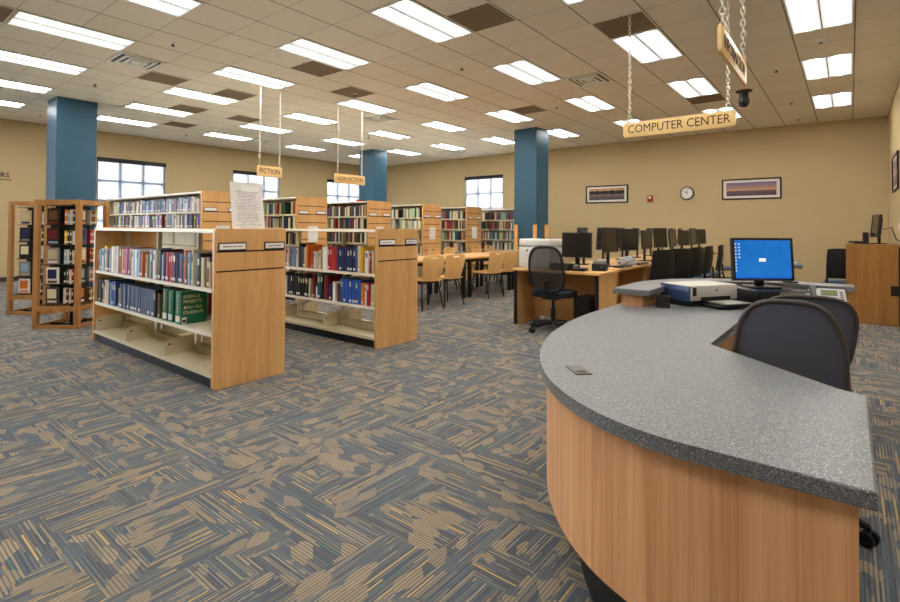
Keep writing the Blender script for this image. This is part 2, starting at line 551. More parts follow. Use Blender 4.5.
# ------------------------------------------------------------------ ceiling fittings
def make_light():
    o = thing('ceiling_light', 'x', 'ceiling light', group='recessed ceiling lights')
    hx, hy = T / 2 - 0.006, T - 0.006
    f = MB()
    f.box(-hx, -hx + 0.02, -hy, hy, -0.012, 0.0); f.box(hx - 0.02, hx, -hy, hy, -0.012, 0.0)
    f.box(-hx + 0.02, hx - 0.02, -hy, -hy + 0.02, -0.012, 0.0); f.box(-hx + 0.02, hx - 0.02, hy - 0.02, hy, -0.012, 0.0)
    f.build('frame', M_lampframe, o)
    for s in (-1, 1):
        MB().box(s * 0.008, s * (hx - 0.02), -hy + 0.02, hy - 0.02, -0.006, -0.001).build('lens', M_lens, o)
    MB().box(-0.008, 0.008, -hy + 0.02, hy - 0.02, -0.011, 0.0).build('divider', M_lampframe, o)
    return o
L0 = make_light()
first = True
COLS = {7: 'far right row', 4: 'row over the COMPUTER CENTER sign', 1: 'row left of the right column', -2: 'row right of the middle column', -5: 'row of the hanging shelf signs',
        -8: 'second row right of the left column', -11: 'row just right of the left column', -14: 'row nearest the windows'}
for i in range(-14, 13, 3):
    for q, j in enumerate((13, 9, 5, 1, -3, -7)):
        # leave out lamps far behind the camera
        loc = ((i + 0.5 + TX) * T, (j + 1 + TY) * T, CEIL)
        if i > 7 and loc[1] > YRET - 0.8:
            continue
        where = COLS.get(i, 'row beyond the right wall')
        lab = 'fluorescent ceiling light, %s from the back wall, %s' % (ORD[q], where)
        if first:
            o = L0; first = False; o.location = loc; o['label'] = lab
        else:
            o = dup(L0, loc, None, lab)

def tpos(i, j):
    return ((i + TX) * T, (j + TY) * T)

M_vent = paint((240, 243, 236), 0.4)
M_ventdark = paint((66, 58, 48), 0.8)
def vent(i, j, label):
    x, y = tpos(i, j)
    o = thing('ceiling_vent', label, 'air vent', (x, y, CEIL), 0, 'ceiling air vents')
    h = T / 2 - 0.01
    MB().box(-h, h, -h, h, -0.003, 0).build('backing', M_ventdark, o)
    for a, z in ((h, -0.012), (h * 0.72, -0.02), (h * 0.44, -0.026)):
        f = MB()
        w = 0.036
        f.box(-a, a, -a, -a + w, z, -0.002); f.box(-a, a, a - w, a, z, -0.002)
        f.box(-a, -a + w, -a + w, a - w, z, -0.002); f.box(a - w, a, -a + w, a - w, z, -0.002)
        f.build('louvre', M_vent, o)
    MB().box(-h * 0.2, h * 0.2, -h * 0.2, h * 0.2, -0.026, -0.002).build('centre_plate', M_vent, o)
vent(-5.5, -0.5, 'square white ceiling air vent beside the nearest light above the low bookcases')
vent(2.5, 7.5, 'square ceiling air vent above and right of the right blue column')
vent(-5.5, 7.5, 'square ceiling air vent between lights above the NON FICTION sign')
vent(-13.5, 7.5, 'small-looking ceiling air vent near the window wall behind the FICTION sign')
vent(-8.5, 15.5, 'far ceiling air vent near the corner right of the middle column')

M_return = paint((128, 112, 92), 0.85)
def ret(i, j, label):
    x, y = tpos(i + 0.5, j + 0.5)
    o = thing('return_air_panel', label, 'ceiling panel', (x, y, CEIL), 0, 'dark ceiling panels')
    h = T / 2 - 0.012
    MB().box(-h, h, -h, h, -0.006, 0).build('perforated_face', M_return, o)
    f = MB()
    f.box(-h - 0.008, h + 0.008, -h - 0.008, -h + 0.006, -0.009, 0); f.box(-h - 0.008, h + 0.008, h - 0.006, h + 0.008, -0.009, 0)
    f.box(-h - 0.008, -h + 0.006, -h + 0.006, h - 0.006, -0.009, 0); f.box(h - 0.006, h + 0.008, -h + 0.006, h - 0.006, -0.009, 0)
    f.build('edge_trim', M_ceil, o)
for i, j, lab in [
        (2, 2, 'dark square ceiling panel right of the near centre light'),
        (4, 4, 'dark ceiling panel touching the light nearest the long hanging chain'),
        (4, 11, 'dark ceiling panel behind the second light over the COMPUTER CENTER sign'),
        (-3, 2, 'dark ceiling panel below the light left of centre'),
        (-4, 4, 'dark ceiling panel above the NON FICTION sign'),
        (-7, 2, 'dark ceiling panel left of the light over the FICTION sign'),
        (-7, 0, 'dark ceiling panel between two lights over the near bookcases'),
        (-10, 2, 'dark ceiling panel beside the light in the second row from the windows'),
        (-10, 4, 'dark ceiling panel behind the FICTION sign towards the windows'),
        (-5, -4, 'dark ceiling panel at the top left beside the longest light'),
        (-1, 9, 'dark ceiling panel left of the right blue column'),
        (-8, 10, 'dark ceiling panel left of the middle blue column'),
        (-13, 3, 'dark ceiling panel near the windows behind the left column')]:
    ret(i, j, lab)

def sprinkler(i, j, label):
    x, y = tpos(i, j)
    o = thing('sprinkler_head', label, 'sprinkler', (x, y, CEIL), 0, 'ceiling sprinkler heads')
    MB().lathe([(0.035, 0), (0.035, -0.006), (0.012, -0.01)], 16).build('escutcheon', M_vent, o, True)
    MB().cyl((0, 0, -0.005), (0, 0, -0.04), 0.009).lathe([(0.026, -0.04), (0.026, -0.044), (0.01, -0.046)], 16).build('nozzle', M_ventdark, o, True)
for i, j, lab in [(-3.5, -0.5, 'small sprinkler head in the ceiling right of the nearest air vent'),
                  (-8.55, -0.45, 'small sprinkler head above the left blue column'),
                  (-14.6, -0.35, 'small sprinkler head at far left above the window wall'),
                  (0.45, 4.6, 'small sprinkler head between the two centre lights'),
                  (-3.55, 4.65, 'small sprinkler head by the dark panel above the NON FICTION sign'),
                  (6.5, 9.45, 'small sprinkler head left of the second light at far right'),
                  (6.5, 13.5, 'small sprinkler head left of the farthest light at far right'),
                  (6.5, 16.4, 'small sprinkler head nearest the back wall at right'),
                  (0.5, 9.6, 'small sprinkler head in front of the right blue column'),
                  (-8.5, 9.7, 'small sprinkler head in front of the middle blue column'),
                  (-14.4, 4.6, 'small sprinkler head by the wall between the first two windows')]:
    sprinkler(i, j, lab)

x, y = tpos(7.45, 7.7)
o = thing('smoke_detector', 'round smoke detector on the ceiling between the two right-hand lights', 'smoke detector', (x, y, CEIL))
MB().lathe([(0.075, 0), (0.075, -0.015), (0.05, -0.035), (0.02, -0.04)], 24).build('body', M_vent, o, True)
MB().lathe([(0.02, -0.039), (0.018, -0.05), (0.005, -0.053)], 16).build('sensor', M_ventdark, o, True)

x, y = tpos(5.55, 11.2)
o = thing('security_camera', 'black dome security camera hanging from the ceiling right of the hanging signs', 'security camera', (x, y, CEIL))
MB().lathe([(0.13, 0), (0.13, -0.012), (0.1, -0.02)], 28).build('mount_plate', M_ventdark, o, True)
MB().lathe([(0.07, -0.015), (0.07, -0.13), (0.09, -0.15), (0.09, -0.2)], 28).build('housing', M_blackplastic, o, True)
MB().lathe([(0.085, -0.2), (0.082, -0.23), (0.066, -0.262), (0.035, -0.282), (0.004, -0.288)], 28).build('dome', paint((30, 30, 34), 0.08, 0.8), o, True)

# ------------------------------------------------------------------ hanging signs
M_sign = wood('sign_wood', (240, 206, 142), (226, 186, 120), axis='x', sx=14)
M_letter = paint((62, 38, 20), 0.6)
M_chain = paint((222, 214, 196), 0.35, 0.5, 0.2)
def chain(parent, x, y, z0, z1, s=0.055):
    mb = MB()
    n = max(2, int((z1 - z0) / (s * 0.74)))
    dz = (z1 - z0) / n
    for k in range(n):
        zc = z0 + dz * (k + 0.5)
        pts = []
        for q in range(12):
            a = 2 * PI * q / 12
            u, v = math.cos(a) * s * 0.26, math.sin(a) * s * 0.5
            pts.append((x + (u if k % 2 else 0), y + (0 if k % 2 else u), zc + v))
        mb.tube(pts, s * 0.075, 5, True)
    return mb.build('chain', M_chain, parent, True)

def rounded_rect(w, h, r, n=5):
    pts = []
    for cx, cy, a0 in ((w / 2 - r, h / 2 - r, 0), (-w / 2 + r, h / 2 - r, 90), (-w / 2 + r, -h / 2 + r, 180), (w / 2 - r, -h / 2 + r, 270)):
        for k in range(n + 1):
            a = R(a0 + 90 * k / n)
            pts.append((cx + r * math.cos(a), cy + r * math.sin(a)))
    return pts

def hanging_sign(name, label, text, loc, rz, w, h, chains, size, bold=0.0, xs=1.0):
    """board in its own X-Z plane facing -Y; both faces lettered"""
    o = thing(name, label, 'sign', loc, rz)
    MB().prism(rounded_rect(w, h, 0.028), -0.011, 0.011, bev=0.003, M=FACE_NEG_Y).build('board', M_sign, o, True)
    lettering('lettering', text, size, M_letter, o, Matrix.Translation((0, -0.012, 0)) @ FACE_NEG_Y, 0.001, bold=bold, fit=xs)
    b = lettering('lettering', text, size, M_letter, o, Matrix.Translation((0, 0.012, 0)) @ Matrix.Rotation(PI, 4, 'Z') @ FACE_NEG_Y, 0.001, bold=bold, fit=xs)
    for cx in chains:
        chain(o, cx, 0, h / 2 - 0.004, CEIL - loc[2])
    return o
hanging_sign('hanging_sign', 'pale wooden hanging sign reading COMPUTER CENTER on two chains', 'COMPUTER CENTER', (-1.44, 5.66, 2.385), 0, 1.12, 0.165, (-0.49, 0.49), 0.13, 0.0, 1.02)
hanging_sign('hanging_sign', 'wooden hanging sign seen nearly edge-on, nearest the camera at top right', 'INFORMATION', (-0.585, 3.68, 2.39), R(90), 0.9, 0.165, (-0.36, 0.38), 0.12, 0.0, 0.74)
hanging_sign('hanging_sign', 'small wooden hanging sign reading FICTION over the tall bookcases', 'FICTION', (-7.85, 4.85, 2.228), R(90), 0.47, 0.185, (-0.19, 0.19), 0.13, 0.0, 0.39)
hanging_sign('hanging_sign', 'small wooden hanging sign reading NON FICTION before the middle blue column', 'NON FICTION', (-7.87, 6.65, 2.235), R(90), 0.78, 0.19, (-0.31, 0.31), 0.125, 0.0, 0.66)

# lettering fixed to the window wall at the far left
o = thing('wall_lettering', 'dark raised wall lettering ending ERS at the left edge, underlined', 'wall lettering', (XL, 2.58, 2.41), 0)
for ch_, yo in (('E', -0.085), ('R', 0.0), ('S', 0.085)):
    lettering('letter', ch_, 0.15, M_letter, o, Matrix.Translation((0.01, yo, 0.0)) @ FACE_POS_X, 0.008)
MB().box(0.0, 0.012, -0.5, 0.16, -0.115, -0.1).build('underline', M_letter, o)

# ------------------------------------------------------------------ pictures, clock, alarm
def art(name, kind):
    m, t = new_mat(name)
    sp = t.n('ShaderNodeSeparateXYZ', {0: objco(t)})
    n1 = t.n('ShaderNodeTexNoise', {'Vector': t.vec(t.m('MULTIPLY', sp.outputs[0], 9.0), 0.0, 0.0), 'Scale': 1.0, 'Detail': 4.0})
    n2 = t.n('ShaderNodeTexNoise', {'Vector': t.vec(t.m('MULTIPLY', sp.outputs[0], 5.0), 0.0, t.m('MULTIPLY', sp.outputs[2], 40.0)), 'Scale': 1.0, 'Detail': 3.0})
    zz = t.m('ADD', t.m('DIVIDE', sp.outputs[2], 0.34), 0.5)
    if kind == 'trees':
        sky = t.ramp(zz, [(0.0, lin((60, 54, 70))), (0.35, lin((130, 110, 110))), (0.7, lin((236, 170, 96))), (1.0, lin((150, 120, 110)))])
        band = t.m('MULTIPLY', t.m('LESS_THAN', zz, t.m('ADD', 0.62, t.m('MULTIPLY', n1.outputs[0], 0.34))), t.m('GREATER_THAN', zz, t.m('SUBTRACT', 0.75, t.m('MULTIPLY', n1.outputs[0], 0.5))))
        c = t.mix(band, sky, lin((34, 28, 32)))
        c = t.mix(t.m('MULTIPLY', t.m('LESS_THAN', zz, 0.55), t.m('MULTIPLY', n2.outputs[0], 0.9)), c, lin((48, 44, 56)))
    else:
        c = t.ramp(zz, [(0.0, lin((52, 32, 46))), (0.3, lin((98, 70, 84))), (0.36, lin((82, 62, 86))), (0.42, lin((226, 168, 92))), (0.62, lin((170, 134, 130))), (1.0, lin((98, 98, 150)))])
        c = t.mix(t.m('MULTIPLY', n2.outputs[0], 0.5), c, lin((120, 96, 104)))
    finish(t, c, 0.3, 0.4)
    return m
M_darkframe = paint((36, 22, 18), 0.4)
def picture(label, loc, rz, w, h, kind):
    o = thing('framed_picture', label, 'picture', loc, rz)
    f = MB(); b = 0.032
    f.box(-w / 2, w / 2, -0.03, 0, -h / 2, -h / 2 + b); f.box(-w / 2, w / 2, -0.03, 0, h / 2 - b, h / 2)
    f.box(-w / 2, -w / 2 + b, -0.03, 0, -h / 2 + b, h / 2 - b); f.box(w / 2 - b, w / 2, -0.03, 0, -h / 2 + b, h / 2 - b)
    f.build('frame', M_darkframe, o)
    MB().box(-w / 2 + b, w / 2 - b, -0.012, 0, -h / 2 + b, h / 2 - b).build('mat_board', paint((232, 226, 214), 0.8), o)
    MB().box(-w / 2 + 0.1, w / 2 - 0.1, -0.015, -0.012, -h / 2 + 0.09, h / 2 - 0.09).build('print', art('landscape_print', kind), o)
picture('dark-framed picture of dark trees at dusk, left of the clock', (-5.41, YB, 2.25), 0, 1.22, 0.5, 'trees')
picture('dark-framed panoramic picture of a sunset over water, right of the clock', (-1.86, YB, 2.25), 0, 1.24, 0.5, 'sunset')
picture('framed picture on the right-hand wall, cut by the right edge', (XR, 11.55, 2.27), R(-90), 1.3, 0.62, 'sunset')

o = thing('wall_clock', 'round white wall clock with a black rim between the two pictures', 'clock', (-3.285, YB, 2.2))
RX = Matrix.Rotation(R(90), 4, 'X')
def facing(mb):
    bmesh.ops.transform(mb.bm, matrix=RX, verts=mb.bm.verts)
    return mb
facing(MB().lathe([(0.168, 0), (0.168, 0.03), (0.16, 0.042), (0.146, 0.042), (0.146, 0.02)], 40)).build('rim', M_black, o, True)
facing(MB().lathe([(0.146, 0.0), (0.146, 0.024)], 40)).build('dial', M_paper, o)
d = MB()
for k in range(12):
    a = R(30 * k)
    Mk = Matrix.Rotation(a, 4, 'Y')
    d.box(-0.005, 0.005, -0.0265, -0.024, 0.105, 0.132, M=Mk)
d.build('hour_marks', M_black, o)
MB().box(-0.006, 0.006, -0.029, -0.0265, -0.02, 0.08, M=Matrix.Rotation(R(-50), 4, 'Y')).build('hour_hand', M_black, o)
MB().box(-0.004, 0.004, -0.031, -0.029, -0.025, 0.12, M=Matrix.Rotation(R(15), 4, 'Y')).build('minute_hand', M_black, o)

o = thing('fire_alarm', 'small red fire alarm strobe on the back wall left of the clock', 'fire alarm', (-4.2, YB, 2.09))
MB().box(-0.065, 0.065, -0.05, 0, -0.085, 0.085, bev=0.006).build('housing', paint((168, 24, 26), 0.4), o)
MB().box(-0.03, 0.03, -0.075, -0.05, -0.01, 0.06, bev=0.008).build('strobe', paint((240, 236, 232), 0.15), o)

# ------------------------------------------------------------------ bookcases
def end_panel(parent, x0, x1, depth, h, face, grooves, holders, cards):
    """upright wooden end; face = +1 when its outer face looks to +X"""
    p = MB()
    poly = rounded_rect(depth, h, 0.02)
    Mx = Matrix.Translation(((x0 + x1) / 2, depth / 2, h / 2)) @ FACE_POS_X
    p.prism(poly, -(x1 - x0) / 2, (x1 - x0) / 2, M=Mx)
    po = p.build('end_panel', M_oak, parent)
    xo = x1 if face > 0 else x0
    if grooves:
        g = MB()
        for z in grooves:
            g.box(xo - 0.0015 * face, xo + 0.0015 * face, 0.018, depth - 0.018, z - 0.006, z + 0.006)
        g.build('groove', M_groove, po)
    for y0, y1, z0, z1 in holders:
        hmb = MB()
        hmb.prism(rounded_rect(y1 - y0, z1 - z0, 0.008, 3), 0, 0.008, M=Matrix.Translation((xo, (y0 + y1) / 2, (z0 + z1) / 2)) @ FACE_POS_X)
        ho = hmb.build('label_holder', M_black, po)
    for y0, y1, z0, z1, tx in cards:
        MB().box(xo + 0.008, xo + 0.0095, y0, y1, z0, z1).build('label_card', M_paper, po)
        if face > 0 and h < 1.5:
            q = MB()
            yq, zc = y0 + 0.03, (z0 + z1) / 2
            while yq < y1 - 0.035:
                wq = rnd.uniform(0.005, 0.009)
                q.box(xo + 0.0095, xo + 0.0099, yq, yq + wq, zc - 0.005, zc + 0.005)
                yq += wq + rnd.choice((0.0025, 0.0025, 0.0025, 0.007))
            q.build('printed_line', paint((120, 100, 88), 0.7), po)
    return po

LOW_H, LOW_D = 1.26, 0.635
def low_bookcase(label, loc, L, group):
    """double-faced steel shelving between wooden ends; origin at the front left corner on the floor"""
    o = thing('low_bookcase', label, 'bookcase', loc, 0, group)
    tP = 0.032
    hold = [(0.028, 0.262, 1.083, 1.149), (0.425, 0.617, 1.083, 1.149)]
    cards = [(0.036, 0.254, 1.094, 1.14, ''), (0.433, 0.609, 1.094, 1.14, '')]
    end_panel(o, L - tP, L, LOW_D, LOW_H, 1, (1.077, 0.92), hold, cards)
    end_panel(o, 0, tP, LOW_D, LOW_H, -1, (1.077, 0.92), [], [])
    x0, x1 = tP + 0.001, L - tP - 0.001
    MB().box(x0, x1, 0.0, LOW_D, LOW_H - 0.036, LOW_H - 0.012, bev=0.004).build('canopy_top', M_creamtop, o)
    nb = 3
    bw = (x1 - x0) / nb
    for k in range(nb + 1):
        xc = min(max(x0 + bw * k, x0 + 0.02), x1 - 0.02)
        MB().box(xc - 0.018, xc + 0.018, LOW_D / 2 - 0.02, LOW_D / 2 + 0.02, 0, LOW_H - 0.037).build('upright', M_cream, o)
    for side in (0, 1):
        def yy(a):
            return a if side == 0 else LOW_D - a
        for k in range(nb):
            a, b = x0 + bw * k + 0.003, x0 + bw * (k + 1) - 0.003
            for z in (0.782, 0.432):
                s = MB()
                s.box(a, b, min(yy(0.012), yy(0.285)), max(yy(0.012), yy(0.285)), z - 0.006, z)
                s.box(a, b, min(yy(0.008), yy(0.014)), max(yy(0.008), yy(0.014)), z - 0.028, z)
                sh = s.build('shelf', M_creamtop, o)
                # brackets at the ends of each shelf
                br = MB()
                for xe in (a + 0.001, b - 0.003):
                    poly = [(0.285, z), (0.285, z - 0.09), (0.2, z - 0.05), (0.03, z - 0.012), (0.03, z)]
                    vs = [br.bm.verts.new((xe, yy(p[0]), p[1] - 0.0065)) for p in poly]
                    ws = [br.bm.verts.new((xe + 0.002, yy(p[0]), p[1] - 0.0065)) for p in poly]
                    br.bm.faces.new(vs); br.bm.faces.new(ws[::-1])
                    for q in range(5):
                        br.bm.faces.new((vs[q], vs[(q + 1) % 5], ws[(q + 1) % 5], ws[q]))
                br.build('bracket', M_cream, sh)
            # base shelf with its lip
            s = MB()
            s.box(a, b, min(yy(0.004), yy(0.285)), max(yy(0.004), yy(0.285)), 0.108, 0.118)
            s.box(a, b, min(yy(0.0), yy(0.006)), max(yy(0.0), yy(0.006)), 0.088, 0.118)
            s.box(a, b, min(yy(0.277), yy(0.285)), max(yy(0.277), yy(0.285)), 0.118, 0.18)
            s.build('base_shelf', M_cream, o)
            # upright divider plates with rounded front corner, standing on the base shelf
            for xe in ([a + 0.002] if k else [a + 0.002]):
                r, hh = 0.085, 0.27
                poly = [(0.285, 0.118), (0.02, 0.118), (0.02, hh - r + 0.118 - 0.118)]
                pts = [(0.28, 0.119), (0.018, 0.119), (0.018, 0.27 - 0.08)]
                for q in range(1, 6):
                    an = R(90 * q / 5)
                    pts.append((0.018 + 0.08 - 0.08 * math.cos(an), 0.19 + 0.08 * math.sin(an)))
                pts += [(0.28, 0.27)]
                d = MB()
                vs = [d.bm.verts.new((xe, yy(p[0]), p[1])) for p in pts]
                ws = [d.bm.verts.new((xe + 0.004, yy(p[0]), p[1])) for p in pts]
                d.bm.faces.new(vs); d.bm.faces.new(ws[::-1])
                for q in range(len(pts)):
                    d.bm.faces.new((vs[q], vs[(q + 1) % len(pts)], ws[(q + 1) % len(pts)], ws[q]))
                dv = d.build('divider_plate', M_cream, o)
                MB().cyl((xe + 0.004, yy(0.06), 0.215), (xe + 0.009, yy(0.06), 0.215), 0.009, n=10).build('stud', M_groove, dv)
        MB().box(x0, x1, min(yy(0.03), yy(0.05)), max(yy(0.03), yy(0.05)), 0.0, 0.087).build('kick_plate', M_black, o)
    return o
AX0, AX1, AY = -6.63, -3.885, 1.931
BX0, BY = -6.63, 3.657
low_bookcase('low double-sided bookcase nearest the camera, oak end panels, green volumes inside', (AX0, AY, 0), AX1 - AX0, 'low oak-ended bookcases')
low_bookcase('second low double-sided bookcase, behind the nearest one, blue volumes inside', (BX0, BY, 0), AX1 - AX0, 'low oak-ended bookcases')

TALL_H, TALL_X0, TALL_X1 = 1.805, -11.56, -7.445
TLV = (1.50, 1.245, 0.965, 0.685, 0.405, 0.12)
def tall_bookcase(label, loc, L):
    o = thing('tall_bookcase', label, 'bookcase', loc, 0, 'tall bookcases with slatted oak ends')
    tP = 0.035
    gr = [TALL_H - 0.165 - 0.145 * k for k in range(10)]
    hold = [(0.03, 0.23, gr[1] + 0.005, gr[1] + 0.065), (0.40, 0.60, gr[1] + 0.005, gr[1] + 0.065)]
    cards = [(0.038, 0.222, gr[1] + 0.014, gr[1] + 0.058, ''), (0.408, 0.592, gr[1] + 0.014, gr[1] + 0.058, ''), (0.22, 0.43, 1.01, 1.29, '')]
    end_panel(o, L - tP, L, LOW_D, TALL_H, 1, gr, hold, cards)
    lp = end_panel(o, 0, tP, LOW_D, TALL_H, -1, [], [], [])
    lp.data.materials.clear(); lp.data.materials.append(M_cream)
    x0, x1 = tP + 0.001, L - tP - 0.001
    MB().box(x0, x1, 0, LOW_D, TALL_H - 0.04, TALL_H - 0.01, bev=0.004).build('canopy_top', M_creamtop, o)
    nb = 5
    bw = (x1 - x0) / nb
    up = MB()
    for k in range(nb + 1):
        xc = min(max(x0 + bw * k, x0 + 0.02), x1 - 0.02)
        MB().box(xc - 0.018, xc + 0.018, LOW_D / 2 - 0.02, LOW_D / 2 + 0.02, 0, TALL_H - 0.041).build('upright', M_cream, o)
    MB().box(x0, x1, LOW_D / 2 - 0.004, LOW_D / 2 + 0.004, 0.1, TALL_H - 0.041).build('back_sheet', M_cream, o)
    for k in range(nb):
        a, b = x0 + bw * k + 0.003, x0 + bw * (k + 1) - 0.003
        for z in TLV:
            s = MB()
            s.box(a, b, 0.012, 0.285, z - 0.006, z); s.box(a, b, 0.006, 0.013, z - 0.03, z)
            s.box(a, b, LOW_D - 0.285, LOW_D - 0.012, z - 0.006, z)
            s.build('shelf', M_cream, o)
    MB().box(x0, x1, 0.05, LOW_D - 0.05, 0, 0.088).build('kick_plate', M_black, o)
    return o
TY0 = [3.502 + 1.628 * k for k in range(6)]
names = ['tall bookcase nearest the camera, behind the standing notice', 'tall bookcase under the FICTION sign, second from the camera',
         'tall bookcase before the middle blue column, third from the camera', 'tall bookcase fourth from the camera, white sheet on its oak end',
         'tall bookcase fifth from the camera, beside the back window', 'tall bookcase farthest back, running behind the right blue column']
for k in range(6):
    tall_bookcase('oak-ended ' + names[k], (TALL_X0, TY0[k], 0), (TALL_X1 if k < 5 else -6.52) - TALL_X0)

# ------------------------------------------------------------------ books
PAL = {'red': (178, 34, 38), 'dark red': (116, 26, 34), 'orange': (216, 112, 40), 'yellow': (232, 184, 44), 'cream': (226, 214, 178), 'white': (232, 230, 226),
       'beige': (200, 184, 148), 'tan': (182, 150, 104), 'brown': (104, 70, 44), 'green': (20, 108, 74), 'dark green': (30, 58, 44), 'olive': (96, 96, 52),
       'light blue': (146, 184, 208), 'blue': (40, 84, 160), 'navy': (32, 42, 84), 'slate blue': (74, 92, 124), 'teal': (24, 92, 112), 'purple': (96, 62, 116),
       'pink': (206, 84, 122), 'grey': (132, 134, 138), 'dark grey': (64, 68, 76), 'black': (26, 26, 30), 'pale green': (178, 200, 160), 'lilac': (184, 172, 206)}
M_page = paint((226, 218, 198), 0.85)
M_spinelabel = paint((230, 228, 222), 0.7)
_cov = {}
def cover_mat(c):
    if c not in _cov:
        m, t = new_mat('cover_' + c.replace(' ', '_'))
        L = lin(PAL[c])
        inf = t.n('ShaderNodeObjectInfo')
        hs = t.n('ShaderNodeHueSaturation', {'Hue': t.m('ADD', 0.487, t.m('MULTIPLY', inf.outputs['Random'], 0.026)), 'Saturation': 1.0,
                                             'Value': t.m('ADD', 0.82, t.m('MULTIPLY', inf.outputs['Random'], 0.34)), 'Color': L})
        finish(t, hs.outputs[0], 0.35, 0.45)
        _cov[c] = m
    return _cov[c]

def book_mesh(mb, t, d, h, band, lab, M=None):
    """spine towards -Y, origin at the front left bottom; slots 0 cover, 1 pages, 2 label, 3 band"""
    c = min(0.004, t * 0.15)
    n0 = len(mb.bm.verts)
    mb.box(0, c, 0.002, d, 0, h); mb.box(t - c, t, 0.002, d, 0, h)
    mb.prism([(0, 0.004), (t * 0.2, 0.0005), (t * 0.5, -0.002), (t * 0.8, 0.0005), (t, 0.004)], 0, h)
    mb.box(c, t - c, 0.004, d - 0.005, 0.003, h - 0.004, mi=1)
    if lab and t > 0.012:
        mb.box(t * 0.18, t * 0.82, -0.0032, 0.002, 0.018, 0.044, mi=2)
    if band:
        z = h * band
        mb.box(t * 0.3, t * 0.7, -0.0032, 0.002, z, z + h * 0.2, mi=3)
    if M is not None:
        mb.bm.verts.ensure_lookup_table()
        bmesh.ops.transform(mb.bm, matrix=M, verts=mb.bm.verts[n0:])
    return mb

def place_book(x, y, z, t, d, h, col, label, group, rz=0.0, tilt=0.0, name='book', bandcol=None):
    mb = book_mesh(MB(), t, d, h, rnd.choice((0.0, 0.0, 0.0, 0.66, 0.7)), rnd.random() < 0.55)
    o = mb.build(name, [cover_mat(col), M_page, M_spinelabel, cover_mat(bandcol or ('cream' if col in ('navy', 'black', 'blue', 'dark red', 'brown', 'dark green', 'teal', 'dark grey', 'red') else 'slate blue'))])
    o.location = (x, y, z)
    o.rotation_euler = (0, tilt, rz)
    tag(o, label, 'book', group)
    return o

def row_of_books(spec, x0, y, z, shelfname, group, dmax=0.22, x1=None):
    """spec: (colour, thickness, height, gap after[, set name, n]); labels count from the left end of the row"""
    x = x0
    n = 0
    total = sum((q_[5] if len(q_) > 5 else 1) for q_ in spec)
    wid = sum((s[1] + 0.0012) * (s[5] if len(s) > 5 else 1) + s[3] for s in spec)
    kf = (x1 - x0) / wid if x1 else 1.0
    for s in spec:
        col, t, h, gap = s[0], s[1] * kf, s[2], s[3] * kf
        cnt = s[5] if len(s) > 5 else 1
        d = min(dmax, h * 0.74)
        for q in range(cnt):
            n += 1
            size = 'thick' if s[1] > 0.044 else ('slim' if s[1] < 0.021 else '')
            if cnt > 1:
                lab = 'volume %s from the left in the %s, %s' % (ordinal(q + 1), s[4], shelfname)
                gg = s[4] + ', ' + shelfname
            else:
                lab = ('%s %s book, %s from the right on the %s' % (size, col, ordinal(total - n + 1), shelfname)).strip()
                gg = group
            place_book(x, y + rnd.uniform(0.0, 0.012), z, t, d, h + (rnd.uniform(-0.004, 0.004) if cnt == 1 else 0), col, lab, gg)
            x += t + 0.0012
        x += gap
    return x

UP, LO = 0.7825, 0.4325
specA_up = [('red', .022, .20, 0), ('green', .016, .22, 0), ('light blue', .024, .235, 0), ('light blue', .022, .235, 0), ('white', .02, .25, 0), ('light blue', .028, .235, 0),
            ('yellow', .038, .275, 0), ('purple', .03, .25, 0), ('slate blue', .02, .255, 0), ('lilac', .025, .26, 0), ('grey', .026, .26, 0), ('white', .04, .275, 0), ('cream', .03, .275, 0),
            ('orange', .024, .26, 0), ('white', .035, .28, 0), ('dark grey', .02, .24, 0), ('red', .028, .265, 0), ('yellow', .032, .255, 0), ('olive', .02, .26, 0),
            ('pink', .03, .262, 0), ('pink', .03, .262, 0), ('dark red', .036, .258, 0), ('red', .03, .275, 0), ('white', .024, .265, 0), ('light blue', .026, .265, 0),
            ('white', .03, .266, 0), ('light blue', .032, .262, 0), ('white', .02, .262, 0), ('blue', .02, .24, 0), ('orange', .026, .235, .035), ('beige', .024, .22, 0.04),
            ('light blue', .03, .27, 0), ('dark grey', .03, .26, 0), ('white', .035, .27, 0), ('tan', .028, .265, 0), ('black', .036, .275, 0.012), ('light blue', .03, .235, 0),
            ('navy', .028, .262, 0), ('red', .024, .262, 0, 'red set', 4), ('navy', .024, .262, 0, 'navy set', 4), ('slate blue', .03, .255, .01), ('orange', .03, .285, 0),
            ('brown', .026, .27, .006), ('light blue', .03, .28, 0), ('cream', .026, .29, .008), ('olive', .04, .27, 0), ('black', .034, .265, .012), ('beige', .036, .24, .02), ('brown', .032, .25, 0), ('tan', .026, .21, 0)]
row_of_books(specA_up, AX0 + 0.045, AY + 0.02, UP, 'top shelf of the nearest bookcase', 'books on the top shelf of the nearest bookcase', x1=AX1 - 0.06)
specA_lo = [('dark grey', .03, .245, 0), ('dark grey', .03, .25, 0), ('slate blue', .026, .25, 0), ('black', .03, .25, 0), ('navy', .034, .252, 0), ('tan', .026, .2, 0), ('white', .05, .26, 0),
            ('yellow', .036, .21, 0), ('white', .03, .25, 0), ('navy', .04, .262, 0), ('light blue', .03, .24, 0), ('blue', .036, .255, 0), ('teal', .03, .255, 0), ('blue', .05, .252, .05), ('black', .02, .23, 0),
            ('tan', .03, .2, .004), ('slate blue', .045, .25, 0, 'grey-blue set', 16), ('black', .03, .25, .02), ('dark red', .03, .23, 0), ('olive', .026, .22, .02)]
xe = row_of_books(specA_lo, AX0 + 0.045, AY + 0.02, LO, 'lower shelf of the nearest bookcase', 'books on the lower shelf of the nearest bookcase', x1=-4.9)

